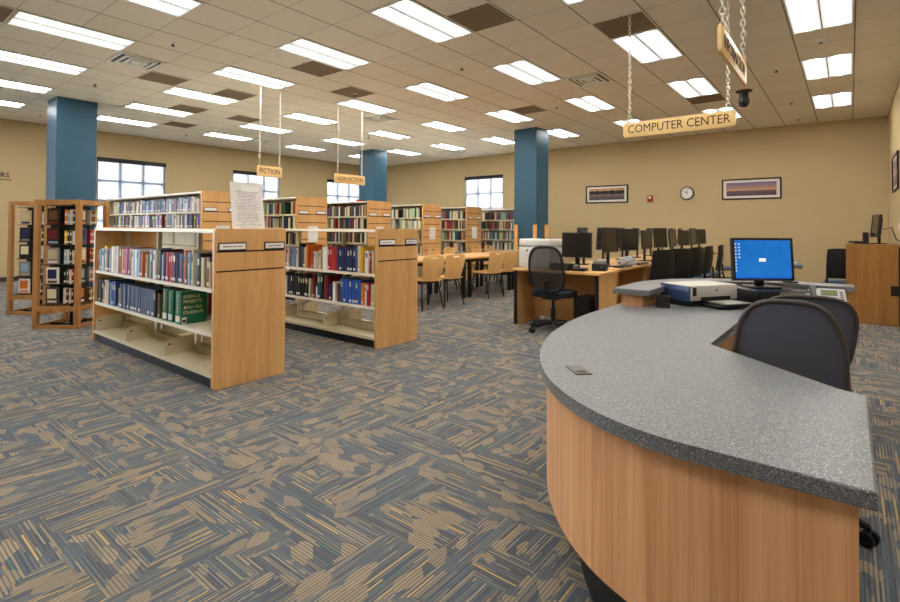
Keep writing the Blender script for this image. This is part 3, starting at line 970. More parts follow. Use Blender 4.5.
M_gold = paint((232, 222, 176), 0.4)
def green_volume(x, t, label, front):
    o = thing('book', label, 'book', (x, AY + 0.018, LO), 0, 'green science project volumes')
    book_mesh(MB(), t, 0.225, 0.282, 0, False).build('cover', [cover_mat('green'), M_page, M_spinelabel, M_page], o)
    MB().box(t * 0.12, t * 0.88, -0.0036, 0.002, 0.02, 0.07).build('spine_label', M_spinelabel, o)
    lettering('spine_title', 'SCIENCE PROJECTS', 0.019, M_gold, o, Matrix.Translation((t / 2, -0.004, 0.18)) @ FACE_NEG_Y @ Matrix.Rotation(R(-90), 4, 'Z'), 0.0006)
    if front:
        for txt, z, sz, y in (('SCIENCE', 0.235, 0.036, 0.02), ('PROJECTS', 0.193, 0.036, 0.02), ('for ALL', 0.143, 0.04, 0.06), ('STUDENTS', 0.097, 0.036, 0.02)):
            lettering('cover_title', txt, sz, M_gold, o, Matrix.Translation((t, y, z)) @ FACE_POS_X, 0.0012, 'LEFT', 0.0006)
        st = MB()
        for k in range(8):
            st.box(t, t + 0.0012, -0.014, 0.014, -0.0022, 0.0022, M=Matrix.Translation((0, 0.038, 0.143)) @ Matrix.Rotation(R(22.5 * k), 4, 'X'))
        st.build('cover_star', M_gold, o)
        lb = MB().box(t, t + 0.001, 0.01, 0.05, 0.006, 0.058).build('barcode_label', M_paper, o)
        MB().box(t + 0.001, t + 0.0016, 0.016, 0.044, 0.018, 0.04).build('barcode', M_groove, lb)
green_volume(-4.86, 0.092, 'leftmost of three big green science project volumes, spine out', False)
green_volume(-4.745, 0.092, 'middle of three big green science project volumes, spine out', False)
green_volume(-4.60, 0.105, 'big green volume titled SCIENCE PROJECTS FOR ALL STUDENTS, cover showing', True)

specB_up = [('navy', .03, .23, 0), ('light blue', .03, .24, 0), ('tan', .03, .22, 0), ('purple', .03, .24, 0), ('cream', .026, .235, 0), ('tan', .026, .225, 0), ('blue', .028, .23, 0), ('grey', .024, .235, 0), ('grey', .04, .235, .01), ('white', .022, .235, .015),
            ('black', .04, .29, 0), ('dark grey', .03, .25, 0), ('olive', .026, .235, 0), ('cream', .02, .25, 0), ('orange', .026, .285, .055), ('orange', .02, .2, .02), ('white', .02, .2, .05), ('beige', .03, .225, .03),
            ('white', .065, .265, 0), ('red', .032, .27, 0, 'red set', 4), ('navy', .034, .265, 0, 'navy plaid set', 7), ('slate blue', .03, .27, 0), ('cream', .036, .29, 0), ('yellow', .034, .28, .02), ('white', .045, .24, .012), ('red', .02, .22, 0), ('beige', .03, .245, 0)]
row_of_books(specB_up, -5.72, BY + 0.02, UP, 'top shelf of the second bookcase', 'books on the top shelf of the second bookcase', x1=AX1 - 0.06)
specB_lo = [('dark green', .05, .26, .01), ('orange', .026, .2, .01), ('white', .036, .225, .02), ('black', .032, .25, 0, 'black set', 11), ('beige', .03, .225, .04), ('dark red', .03, .28, .03), ('white', .02, .14, 0), ('teal', .05, .3, 0), ('black', .03, .29, .02),
            ('dark red', .062, .29, .02), ('navy', .036, .19, .02), ('white', .036, .22, .03), ('brown', .036, .2, .01), ('blue', .04, .265, 0, 'royal blue set', 7), ('orange', .03, .24, .02), ('white', .03, .22, 0), ('red', .034, .245, .01), ('beige', .05, .24, 0)]
row_of_books(specB_lo, -5.72, BY + 0.02, LO, 'lower shelf of the second bookcase', 'books on the lower shelf of the second bookcase', x1=AX1 - 0.06)

# nearest tall bookcase: every book of the two rows in view
cols = ['white', 'light blue', 'navy', 'lilac', 'dark red', 'brown', 'black', 'slate blue', 'beige', 'grey', 'purple', 'teal', 'dark grey', 'cream', 'pink', 'blue', 'tan', 'dark green']
for z, shn in ((1.5005, 'top row'), (1.2455, 'second row')):
    x = -11.05
    n = 0
    made = []
    while x < -7.5:
        tk = rnd.uniform(0.038, 0.064)
        hgt = rnd.uniform(0.19, 0.232)
        if rnd.random() < 0.03:
            x += rnd.uniform(0.03, 0.12)
        cl = rnd.choice(['white', 'light blue', 'white', 'lilac', 'navy', 'slate blue', 'cream'] + cols) if x > -9.8 else rnd.choice(['brown', 'dark red', 'tan', 'black', 'cream', 'dark grey', 'navy', 'white', 'slate blue'])
        n += 1
        if x + tk > -7.485:
            break
        made.append((place_book(x, TY0[0] + 0.022 + rnd.uniform(0, .01), z, tk, 0.155, hgt, cl, 'book', 'books in the nearest tall bookcase'), cl))
        x += tk + 0.001
    for q, (bo, cl) in enumerate(made):
        bo['label'] = '%s book, %s from the right in the %s of the nearest tall bookcase' % (cl, ordinal(len(made) - q), shn)

# all other shelves of the tall bookcases: far too many to tell apart
far = MB()
fcols = ['white', 'navy', 'dark red', 'brown', 'black', 'cream', 'teal', 'pale green', 'tan', 'grey', 'red', 'dark green']
fm = [cover_mat(c) for c in fcols] + [M_page]
for k in range(1, 6):
    xs, xe_ = ((-10.6, -7.49) if k < 5 else (-9.8, -6.58))
    for z in (1.5, 1.245, 0.965, 0.685, 0.405):
        x = xs
        while x < xe_ - 0.06:
            tk = rnd.uniform(0.02, 0.05)
            hgt = rnd.uniform(0.18, 0.225)
            if rnd.random() < 0.035:
                x += rnd.uniform(0.04, 0.22)
                continue
            if k == 3 and x > -9.3:
                ci = rnd.choice((0, 5, 7, 7, 8, 5, 9, 4))
            else:
                ci = rnd.randrange(len(fcols))
            y = TY0[k] + 0.024 + rnd.uniform(0, 0.012)
            far.box(x, x + tk, y, y + 0.15, z + 0.0006, z + hgt, mi=ci)
            far.box(x + 0.003, x + tk - 0.003, y + 0.006, y + 0.146, z + hgt, z + hgt + 0.001, mi=12)
            x += tk + 0.001
for yb in (AY, BY):
    for z in (UP, LO):
        x = AX0 + 0.3
        while x < AX1 - 0.25:
            tk = rnd.uniform(0.02, 0.045)
            hgt = rnd.uniform(0.17, 0.25)
            if rnd.random() < 0.05:
                x += rnd.uniform(0.05, 0.2)
                continue
            y = yb + LOW_D - 0.024 - rnd.uniform(0, 0.012)
            far.box(x, x + tk, y - 0.18, y, z + 0.0006, z + hgt, mi=rnd.randrange(len(fcols)))
            x += tk + 0.001
tag(far.build('shelved_books', fm), 'rows of mixed books on the farther tall bookcases and the low bookcases\' far sides', 'books', kind='stuff')
b = MB()
book_mesh(b, 0.06, 0.1, 0.055, 0, False)
o = b.build('book', [cover_mat('red'), M_page, M_spinelabel, M_page]); o.location = (-8.1, TY0[2] + 0.25, TALL_H - 0.0095)
tag(o, 'small red book on top of the tall bookcase before the middle column', 'book')

# standing notice on the nearest bookcase
M_notice, t = new_mat('printed_notice')
sp = t.n('ShaderNodeSeparateXYZ', {0: objco(t)})
zz = sp.outputs[2]; yy_ = sp.outputs[1]
rowf = t.m('FRACT', t.m('DIVIDE', zz, 0.0125))
rowi = t.m('FLOOR', t.m('DIVIDE', zz, 0.0125))
wn = t.n('ShaderNodeTexWhiteNoise', {'W': rowi}, noise_dimensions='1D')
wd = t.n('ShaderNodeTexNoise', {'Vector': t.vec(t.m('MULTIPLY', yy_, 220.0), t.m('MULTIPLY', rowi, 7.3), 0.0), 'Scale': 1.0, 'Detail': 1.0})
ink = t.m('MULTIPLY', t.m('MULTIPLY', t.m('GREATER_THAN', rowf, 0.5), t.m('GREATER_THAN', wd.outputs[0], 0.45)),
          t.m('MULTIPLY', t.m('LESS_THAN', t.m('ABSOLUTE', yy_), t.m('ADD', 0.06, t.m('MULTIPLY', wn.outputs[0], 0.06))), t.m('LESS_THAN', zz, 0.34)))
finish(t, t.mix(t.m('MULTIPLY', ink, 0.6), lin((228, 222, 216)), lin((110, 104, 100))), 0.5, 0.3)
o = thing('standing_notice', 'tall printed white notice in a clear holder, leaning on top of the nearest bookcase', 'notice', (-3.97, 2.27, LOW_H - 0.0115), 0)
Mt = Matrix.Rotation(R(-9), 4, 'Y')
nt = MB().box(-0.003, 0.0, -0.145, 0.145, 0.003, 0.41, M=Mt).build('sheet', M_notice, o)
MB().box(-0.06, 0.004, -0.145, 0.145, 0.0, 0.003).build('holder_foot', paint((206, 204, 200), 0.2), o)
MB().box(0.0003, 0.001, -0.05, 0.11, 0.335, 0.38, M=Mt).build('heading_strip', M_paper, nt)

# ------------------------------------------------------------------ revolving media racks
def media_rack(label, loc, rz, h=1.60, s=0.56):
    o = thing('media_rack', label, 'display rack', loc, rz, 'oak revolving media racks')
    a = s / 2
    for sx in (-1, 1):
        for sy in (-1, 1):
            MB().box(min(sx * a, sx * (a - .055)), max(sx * a, sx * (a - .055)), min(sy * a, sy * (a - .055)), max(sy * a, sy * (a - .055)), 0, h, bev=0.004).build('post', M_rack, o)
    for z0, z1 in ((0.0, 0.045), (0.215, 0.275), (h - 0.06, h - 0.002)):
        r = MB()
        for sg in (-1, 1):
            lo, hi = sorted((sg * a * 0.985, sg * (a - 0.035)))
            r.box(-a + 0.055, a - 0.055, lo, hi, z0, z1); r.box(lo, hi, -a + 0.055, a - 0.055, z0, z1)
        r.build('rail', M_rack, o)
    core = MB().cyl((0, 0, 0.03), (0, 0, h - 0.03), 0.02)
    core.box(-0.02, 0.02, -a + .03, a - .03, 0.0, 0.03); core.box(-a + .03, a - .03, -0.02, 0.02, 0.0, 0.03); core.box(-a + .03, a - .03, -0.02, 0.02, h - .04, h - .01)
    core.build('spindle', M_blackmetal, o, True)
    b = a - 0.075
    sh = MB()
    sh.box(-b * 0.62, b * 0.62, -b * 0.62, b * 0.62, 0.2985, h - 0.08)
    sh.build('pocket_core', M_blackplastic, o)
    for k in range(6):
        z = 0.29 + k * 0.247
        MB().box(-b, b, -b, b, z, z + 0.008).build('pocket_tray', M_blackplastic, o)
    return o
def rack_cases(loc, rz, faces, who, s=0.56):
    """cases standing in the pocket trays: on each face one shown cover-out, the others spine-out"""
    b = s / 2 - 0.075
    pal = ['cream', 'white', 'dark red', 'orange', 'black', 'navy', 'red', 'brown', 'light blue', 'olive', 'beige', 'grey', 'yellow']
    tiers = ['lowest tier', 'second tier up', 'middle tier', 'fourth tier up', 'top tier']
    for fi, fn in faces:
        ang = rz + fi * PI / 2
        ca, sa = math.cos(ang), math.sin(ang)
        def P(x, y):
            return (loc[0] + ca * x - sa * y, loc[1] + sa * x + ca * y)
        for k in range(5):
            z = 0.2985 + k * 0.247
            w_ = 0 if who == 'near' else 3
            c = ['dark grey', 'beige', 'black', 'white', 'slate blue', 'black', 'grey'][(k * 3 + fi * 2 + w_) % 7]
            o = thing('media_case', '%s case shown cover-out, %s, %s of the %s rack' % (c, tiers[k], fn, who), 'media case', P(-b * 0.5, -b + 0.012) + (z,), ang, 'media cases on display')
            MB().box(-0.08, 0.08, 0.0, 0.015, 0, 0.205, bev=0.002).build('case', cover_mat(c), o)
            MB().box(-0.06, 0.05, -0.001, 0.0005, 0.065, 0.18).build('cover_picture', cover_mat(pal[(k * 5 + fi * 3 + w_) % 13]), o)
            MB().box(-0.056, 0.056, -0.001, 0.0005, 0.012, 0.04).build('title_strip', cover_mat(pal[(k * 7 + fi + w_) % 13]), o)
            x = 0.035
            for q in range(4):
                tk = 0.03 if q else 0.034
                cc = pal[(k * 4 + q * 5 + fi * 7 + w_) % 13]
                mb = book_mesh(MB(), tk, 0.062, rnd.uniform(0.165, 0.195), 0.6, True)
                bo = mb.build('paperback', [cover_mat(cc), M_page, M_spinelabel, cover_mat('white')])
                bo.location = P(x, -b + 0.01) + (z,)
                bo.rotation_euler = (0, 0, ang)
                tag(bo, '%s spine, %s from the left, %s, %s of the %s rack' % (cc, ORD[q], tiers[k], fn, who), 'book', 'spine-out items in the media racks')
                x += tk + 0.0015
RK = (-7.87, 2.05, 0)
RKA = R(40)
def rack_center(cx, cy, ang, s=0.56):
    # centre from the near-left corner
    return (cx + math.cos(ang) * s / 2 - math.sin(ang) * s / 2, cy + math.sin(ang) * s / 2 + math.cos(ang) * s / 2, 0)
C1 = rack_center(-7.90, 1.66, RKA)
media_rack('near oak revolving media rack left of the nearest bookcase', C1, RKA)
rack_cases(C1, RKA, [(0, 'left face'), (1, 'right face')], 'near')
RKB = R(40)
C2 = rack_center(-9.42, 1.69, RKB)
media_rack('far oak revolving media rack at the left, partly behind the near one', C2, RKB, 1.62)
rack_cases(C2, RKB, [(0, 'left face')], 'far')

# ------------------------------------------------------------------ plywood chairs and reading tables
def make_ply_chair(label):
    o = thing('reading_chair', label, 'chair', group='plywood chairs at the reading tables')
    # chair faces +Y; backrest at -Y
    sh = MB()
    rows = []
    for v in range(7):
        y = 0.22 - v * 0.07
        z = 0.445 + 0.02 * (y / 0.2) ** 2 * (1 if y > 0 else 0.4)
        w = 0.2 if v else 0.185
        rows.append([(-w + 2 * w * u / 6, y, z - 0.012 * (1 - ((u - 3) / 3) ** 2)) for u in range(7)])
    sh.grid(rows, 0.012)
    sh.build('seat', M_ply, o, True)
    bk = MB()
    # back built as a ring grid around the hand slot
    def bp(a, b):   # a in -1..1 across, b in 0..1 up
        w = 0.165 + 0.045 * b - 0.02 * max(0, b - 0.85) / 0.15
        top = 0.85 - 0.02 * a * a
        z = 0.45 + (top - 0.45) * b
        return Vector((a * w, -0.2 - 0.09 * b + 0.03 * a * a - 0.02 * math.sin(b * PI), z))
    us = [-1, -0.66, -0.33, 0.33, 0.66, 1]
    us = [-1, -0.7, -0.3, 0.0, 0.3, 0.7, 1]
    vs = [0, 0.2, 0.4, 0.6, 0.8, 0.86, 0.92, 1.0]
    V = {}
    fs = []
    for i, u in enumerate(us):
        for j, v in enumerate(vs):
            V[i, j] = bk.bm.verts.new(bp(u, v))
    for i in range(len(us) - 1):
        for j in range(len(vs) - 1):
            if 2 <= i <= 3 and j == 5:
                continue                     # the hand slot
            fs.append(bk.bm.faces.new((V[i, j], V[i + 1, j], V[i + 1, j + 1], V[i, j + 1])))
    bk.bm.normal_update()
    bmesh.ops.solidify(bk.bm, geom=fs, thickness=0.012)
    bk.build('backrest', M_ply, o, True)
    for sx in (-1, 1):
        for y0, y1 in ((0.17, 0.22), (-0.14, -0.24)):
            MB().tube([(sx * 0.12, y0 * 0.7, 0.428), (sx * 0.15, y0, 0.41), (sx * 0.2, y1, 0.0)], 0.012).build('leg', M_blackmetal, o, True)
    MB().tube([(-0.15, 0.17, 0.415), (0.15, 0.17, 0.415)], 0.01).tube([(-0.15, -0.14, 0.415), (0.15, -0.14, 0.415)], 0.01).tube([(0, 0.17, 0.415), (0, -0.14, 0.415)], 0.01).build('seat_frame', M_blackmetal, o, True)
    return o
def make_table(label):
    o = thing('reading_table', label, 'table', group='long reading tables')
    MB().box(-0.46, 0.46, -0.765, 0.765, 0.705, 0.742, bev=0.004).build('tabletop', M_oaky, o)
    f = MB()
    f.box(-0.4, 0.4, -0.7, -0.675, 0.645, 0.704); f.box(-0.4, 0.4, 0.675, 0.7, 0.645, 0.704)
    f.box(-0.4, -0.375, -0.675, 0.675, 0.645, 0.704); f.box(0.375, 0.4, -0.675, 0.675, 0.645, 0.704)
    f.build('apron', M_blackmetal, o)
    for sx in (-1, 1):
        for sy in (-1, 1):
            MB().box(sx * 0.4 - 0.028, sx * 0.4 + 0.028, sy * 0.69 - 0.028, sy * 0.69 + 0.028, 0, 0.704).build('leg', M_blackmetal, o)
    return o
TX_ = -5.9
t0 = make_table('long oak reading table nearest the low bookcases')
t0.location = (TX_, 6.55, 0)
dup(t0, (TX_, 8.19, 0), 0, 'long oak reading table, middle of three in line')
dup(t0, (TX_, 9.73, 0), 0, 'long oak reading table farthest back, nearest the right blue column')
t0.scale = (1, 1.12, 1)
ch0 = None
for (y, side, a, lab) in [(6.02, 1, 74, 'curved plywood chair nearest the second bookcase, near side of the tables'), (6.55, 1, 76, 'curved plywood chair second from left on the near side of the tables'),
                          (7.76, 1, 80, 'curved plywood chair third from left on the near side of the tables'), (8.29, 1, 78, 'curved plywood chair fourth from left on the near side of the tables'),
                          (8.1, -1, -90, 'curved plywood chair leftmost on the far side of the tables'), (8.62, -1, -88, 'curved plywood chair second from left on the far side of the tables'),
                          (9.62, -1, -92, 'curved plywood chair third from left on the far side of the tables'), (10.17, -1, -90, 'curved plywood chair rightmost on the far side of the tables')]:
    loc = (-5.29 if side > 0 else -6.62, y, 0)
    rz = R(a)
    if ch0 is None:
        ch0 = make_ply_chair(lab); ch0.location = loc; ch0.rotation_euler = (0, 0, rz)
    else:
        dup(ch0, loc, rz, lab)
# chair cut by the left edge of the frame
dup(ch0, (-11.05, 1.62, 0), R(60), 'plywood chair with black legs cut by the left edge, behind the far rack', 'plywood chairs at the left')

# slim oak frame standing against the right column
o = thing('oak_frame', 'slim oak frame of three uprights standing against the right blue column', 'frame', (-5.95, 10.59, 0))
for dx in (-0.41, 0.1, 0.41):
    MB().box(dx - 0.045, dx + 0.045, -0.02, 0.02, 0, 1.36, bev=0.004).build('upright', M_oak, o)
MB().box(-0.365, 0.055, -0.015, 0.015, 0.60, 0.70).box(0.145, 0.365, -0.015, 0.015, 0.60, 0.70).build('rail', M_oakx, o)

# ------------------------------------------------------------------ office chairs
def back_outline(w, h, n=40, top=3.2, taper=0.06):
    pts = []
    for k in range(n):
        a = 2 * PI * k / n
        c, s = math.cos(a), math.sin(a)
        x = math.copysign(abs(c) ** (2 / top), c)
        y = math.copysign(abs(s) ** (2 / top), s)
        ww = w / 2 * (1 - taper * (y + 1) / 2)
        pts.append((x * ww, y * h / 2))
    return pts
def task_chair(label, loc, rz, mesh_m, frame_m, group=None, fr=0.017, sw=0.5, seat_z=0.46, bw=0.48, bh=0.56, bz=0.72, recl=8, taper=0.1, arms=True, base_rot=0.0, seatm=None, top=3.2):
    """swivel chair facing +Y"""
    o = thing('office_chair', label, 'chair', loc, rz, group)
    def bp(x, z, off=0.0):
        zz = z
        y = -0.22 + 0.55 * x * x - math.tan(R(recl)) * zz - 0.05 * math.cos(zz * 3.0) + off
        return (x, y, bz + zz)
    ol = back_outline(bw, bh, 44, top, taper)
    MB().tube([bp(x, z) for x, z in ol], fr, 8, True).build('backrest_frame', frame_m, o, True)
    m = MB()
    rings = []
    for s in (1.0, 0.82, 0.62, 0.42, 0.22):
        rings.append([m.bm.verts.new(bp(x * s, z * s)) for x, z in ol])
    c = m.bm.verts.new(bp(0, 0))
    fs = []
    n = len(ol)
    for a, b in zip(rings, rings[1:]):
        for k in range(n):
            fs.append(m.bm.faces.new((a[k], a[(k + 1) % n], b[(k + 1) % n], b[k])))
    for k in range(n):
        fs.append(m.bm.faces.new((rings[-1][k], rings[-1][(k + 1) % n], c)))
    m.bm.normal_update()
    bmesh.ops.solidify(m.bm, geom=fs, thickness=0.004)
    m.build('backrest_mesh', mesh_m, o, True, 60)
    sp = MB()
    zb = bz - bh / 2
    sp.tube([(0, -0.05, seat_z - 0.05), (0, -0.2, seat_z - 0.04), (0, -0.27, zb + 0.02), (0, bp(0, -bh * 0.25)[1] - 0.03, bz - bh * 0.25)], 0.022)
    sp.build('back_support', M_blackplastic, o, True)
    MB().prism(rounded_rect(sw, 0.47, 0.11), seat_z - 0.035, seat_z + 0.035, bev=0.022, M=Matrix.Translation((0, 0.03, 0))).build('seat', seatm or M_seatfab, o, True)
    if arms:
        for sx in (-1, 1):
            ar = MB().tube([(sx * 0.2, 0.0, seat_z - 0.045), (sx * 0.29, 0.0, seat_z - 0.03), (sx * 0.3, -0.02, seat_z + 0.17)], 0.016).build('arm_post', M_blackplastic, o, True)
            MB().box(sx * 0.3 - 0.04, sx * 0.3 + 0.04, -0.13, 0.13, seat_z + 0.165, seat_z + 0.195, bev=0.012).build('arm_pad', M_blackplastic, ar, True)
    MB().cyl((0, 0, 0.1), (0, 0, 0.28), 0.03).cyl((0, 0, 0.27), (0, 0, seat_z - 0.05), 0.018).box(-0.1, 0.1, -0.12, 0.12, seat_z - 0.07, seat_z - 0.033).build('gas_column', M_blackplastic, o, True)
    bs = MB()
    for k in range(5):
        a = 2 * PI * k / 5 + base_rot
        p = (math.cos(a) * 0.31, math.sin(a) * 0.31)
        bs.tube([(0, 0, 0.115), (p[0] * 0.5, p[1] * 0.5, 0.1), (p[0], p[1], 0.075)], 0.02, 8, rad=[0.03, 0.024, 0.016])
    bs.build('star_base', M_blackplastic, o, True)
    for k in range(5):
        a = 2 * PI * k / 5 + base_rot
        p = Vector((math.cos(a) * 0.31, math.sin(a) * 0.31, 0))
        side = Vector((-math.sin(a), math.cos(a), 0))
        w = MB()
        for s in (-1, 1):
            w.cyl(p + side * s * 0.012 + Vector((0, 0, 0.03)), p + side * s * 0.03 + Vector((0, 0, 0.03)), 0.03, n=16)
        w.cyl(p + Vector((0, 0, 0.03)), p + Vector((0, 0, 0.08)), 0.012, n=8)
        w.build('caster', M_black, o, True)
    return o
task_chair('dark mesh-backed office chair nearest the camera, pushed up to the reception counter', (-0.235, 2.80, 0), R(6), M_meshdark, M_chairframe, 'mesh office chairs at the reception desk', fr=0.010, bw=0.425, bh=0.60, bz=0.68, recl=6, taper=0.14, arms=False, base_rot=R(-30))
task_chair('second dark office chair in the reception desk, behind the nearest one', (-0.25, 3.6, 0), R(14), M_meshdark, M_chairframe, 'mesh office chairs at the reception desk', fr=0.011, sw=0.36, bw=0.37, bh=0.46, bz=0.69, recl=10, taper=-0.28, arms=False, base_rot=R(22))
task_chair('black sheer mesh swivel chair pulled up to the white printer desk', (-2.9, 5.72, 0), R(6), M_meshthin, M_blackplastic, None, bw=0.46, bh=0.54, bz=0.785, recl=8, taper=0.12, seat_z=0.47, arms=False, base_rot=R(20))

# ------------------------------------------------------------------ reception desk
def arc(cx, cy, rx, ry, a0, a1, n):
    return [(cx + rx * math.cos(R(a0 + (a1 - a0) * k / n)), cy + ry * math.sin(R(a0 + (a1 - a0) * k / n))) for k in range(n + 1)]
def outer_path(off):
    """outer edge of the desk, moved inward by off; from the near right end round to the far right end"""
    p = [(0.04 - (off if off > 0.02 else 0), 1.315 + off)]
    p += arc(-0.30, 3.0, 0.955 - off, 1.685 - off, -90, -180, 40)
    p += arc(-0.30, 3.78, 0.955 - off, 0.98 - off, 180, 90, 28)
    p += [(-0.01 - (off if off > 0.02 else 0), 4.76 - off)]
    return p
CT = 0.76
desk = thing('reception_desk', 'large curved reception desk with a grey granite counter and oak front', 'desk')
inner = [(-0.01, 3.47), (-0.5, 3.47), (-0.505, 2.52), (-0.04, 2.085), (0.04, 2.06)]
MB().prism(outer_path(0.0) + inner, CT - 0.04, CT, bev=0.006).build('counter_top', M_granite, desk)
def strip(path_o, path_i, z0, z1, mat, name, bev=0.0):
    return MB().prism(path_o + path_i[::-1], z0, z1, bev=bev).build(name, mat, desk, True, 30)
strip(outer_path(0.03), outer_path(0.055), 0.275, CT - 0.041, M_desk, 'front_panel')
strip(outer_path(0.16), outer_path(0.18), 0.0, 0.28, M_black, 'kick_plate')
strip(outer_path(0.0555), outer_path(0.159), 0.276, 0.282, M_black, 'soffit')
def near_part(path, ymin):
    return [p for p in path if p[1] >= ymin]
po = near_part(outer_path(-0.015), 3.385)
def raised(off, ymin, xend, drop_first=True):
    pts = [p for p in outer_path(off)[42:] if p[1] > ymin]
    pts = [(-0.30 - (0.955 - off), ymin)] + pts
    pts[-1] = (xend, pts[-1][1])
    return pts
strip(raised(0.035, 3.42, -0.03), raised(0.175, 3.42, -0.03), CT + 0.0005, 0.836, M_desk, 'ledge_riser')
strip(raised(-0.012, 3.385, 0.02), raised(0.225, 3.385, 0.02), 0.8365, 0.876, M_granite, 'raised_ledge', 0.005)
# staff side carcass
MB().box(-0.02, 0.0, 1.39, 2.02, 0.0, CT - 0.041).build('end_panel', M_desk, desk)
MB().box(-0.06, -0.04, 3.55, 4.68, 0.0, CT - 0.041).build('end_panel', M_desk, desk)
MB().prism([(-0.56, 2.50), (-0.54, 2.50), (-0.53, 2.86), (-0.55, 2.86)], 0.0, CT - 0.041).build('inner_panel', M_desk, desk)
MB().prism([(-0.56, 2.50), (-0.10, 2.04), (-0.12, 2.03), (-0.58, 2.48)], 0.0, CT - 0.041).build('inner_panel', M_desk, desk)
MB().box(-0.535, -0.53, 2.86, 3.48, 0.6, CT - 0.041).box(-0.53, -0.04, 3.495, 3.51, 0.63, CT - 0.041).build('apron', M_desk, desk)
MB().box(-0.9, -0.065, 4.3, 4.32, 0.05, CT - 0.041).build('modesty_panel', M_desk, desk)
# grommet plate
o = thing('cable_grommet', 'small dark rectangular cable grommet set in the front of the counter', 'cable grommet', (-0.78, 1.742, CT), R(-45))
g = MB()
g.box(-0.055, 0.055, -0.031, 0.031, 0, 0.004, bev=0.0015)
g.build('cover_plate', paint((84, 76, 66), 0.35, 0.5, 0.3), o)
MB().prism([(0.012, -0.02), (0.045, -0.02), (0.045, 0.012), (0.03, 0.02), (0.012, 0.014)], 0.004, 0.0048).build('cable_slot', M_black, o)

# ------------------------------------------------------------------ things on the reception desk
M_printergrey = paint((196, 190, 180), 0.4)
M_printerreflect = paint((50, 70, 108), 0.25, 0.6)  # blue reflection on the grey side panel, painted in as its colour
ang = R(58)
o = thing('inkjet_printer', 'light grey inkjet printer with blue side reflection and black paper tray on the reception counter', 'printer', (-0.85, 3.62, CT), ang)
MB().box(0.0, 0.44, 0.0, 0.25, 0.0, 0.035).build('base', M_blackplastic, o)
MB().box(0.012, 0.432, -0.01, 0.25, 0.0355, 0.14, bev=0.012).build('body', M_printergrey, o, True)
MB().box(0.0, 0.0118, -0.012, 0.25, 0.03, 0.136, bev=0.004).build('side_reflection', M_printerreflect, o, True)
MB().box(0.03, 0.062, -0.013, -0.0101, 0.07, 0.126, bev=0.001).build('button_panel', M_black, o)
MB().box(0.1, 0.36, -0.012, -0.0101, 0.038, 0.062).build('output_slot', M_black, o)
MB().box(0.1, 0.40, -0.17, -0.002, 0.008, 0.022, bev=0.004).box(0.12, 0.38, -0.19, -0.02, 0.024, 0.034, bev=0.003).build('paper_tray', M_blackplastic, o)
MB().box(0.14, 0.34, -0.192, -0.03, 0.0345, 0.038).build('paper', paint((150, 148, 140), 0.6), o)
MB().cyl((0.24, -0.0101, 0.105), (0.24, -0.0112, 0.105), 0.01, n=20).build('badge', paint((120, 118, 116), 0.3), o)

o = thing('pencil_cup', 'square black mesh pencil cup beside the printer, under the granite ledge end', 'pencil cup', (-0.975, 3.5, CT), R(20))
c = MB()
w = 0.04
c.box(-w, w, -w, w, 0, 0.004)
for sx, sy in ((-1, 0), (1, 0), (0, -1), (0, 1)):
    if sx:
        lo, hi = sorted((sx * w, sx * (w - 0.003)))
        c.box(lo, hi, -w, w, 0.004, 0.075)
    else:
        lo, hi = sorted((sy * w, sy * (w - 0.003)))
        c.box(-w + .003, w - .003, lo, hi, 0.004, 0.075)
c.build('mesh_body', mesh_fabric('cup_mesh', (40, 34, 30), 0.15), o)
r = MB()
for z in (0.003, 0.076):
    r.tube([(-w, -w, z), (w, -w, z), (w, w, z), (-w, w, z)], 0.003, 6, True)
r.build('wire_rim', M_black, o, True)

pa = R(42)
o = thing('desktop_computer', 'flat black desktop computer case under the blue-screened monitor', 'computer', (-0.46, 4.21, CT), pa)
MB().box(-0.2, 0.2, -0.17, 0.17, 0.0, 0.1, bev=0.006).build('case', M_blackplastic, o, True)
MB().box(-0.04, 0.195, -0.176, -0.1702, 0.052, 0.094, bev=0.002).build('drive_bay', paint((120, 110, 96), 0.4), o)
MB().box(-0.19, -0.05, -0.175, -0.1702, 0.008, 0.094, bev=0.002).build('vent_grille', M_black, o)
MB().box(0.14, 0.17, -0.178, -0.1762, 0.07, 0.088).build('badge', M_paper, o)

# the desktop shown on the screen
M_screen, t = new_mat('lit_blue_screen')
sp = t.n('ShaderNodeSeparateXYZ', {0: objco(t)})
X, Z = sp.outputs[0], sp.outputs[2]
def inr(v, a, b):
    return t.m('MULTIPLY', t.m('GREATER_THAN', v, a), t.m('LESS_THAN', v, b))
fxr = t.m('FRACT', t.m('DIVIDE', X, 0.026))
fzr = t.m('FRACT', t.m('DIVIDE', Z, 0.024))
ic = t.m('MULTIPLY', t.m('MULTIPLY', inr(fxr, 0.25, 0.7), inr(fzr, 0.3, 0.75)), t.m('MULTIPLY', t.m('LESS_THAN', X, -0.156), inr(Z, -0.1, 0.12)))
ic2 = t.m('MULTIPLY', ic, t.m('MAXIMUM', t.m('LESS_THAN', X, -0.182), t.m('GREATER_THAN', Z, 0.0)))
wn = t.n('ShaderNodeTexNoise', {'Vector': objco(t), 'Scale': 5.0})
base = t.mix(wn.outputs[0], lin((22, 92, 176)), lin((44, 128, 208)))
c = t.mix(ic2, base, lin((190, 214, 226)))
box = t.m('MULTIPLY', inr(X, -0.028, 0.022), inr(Z, -0.016, 0.008))
c = t.mix(box, c, lin((240, 240, 236)))
bar = t.m('LESS_THAN', Z, -0.127)
c = t.mix(bar, c, lin((30, 90, 190)))
e = t.n('ShaderNodeEmission', {'Color': c, 'Strength': 0.42})
t.put(t.n('ShaderNodeOutputMaterial').inputs[0], e.outputs[0])

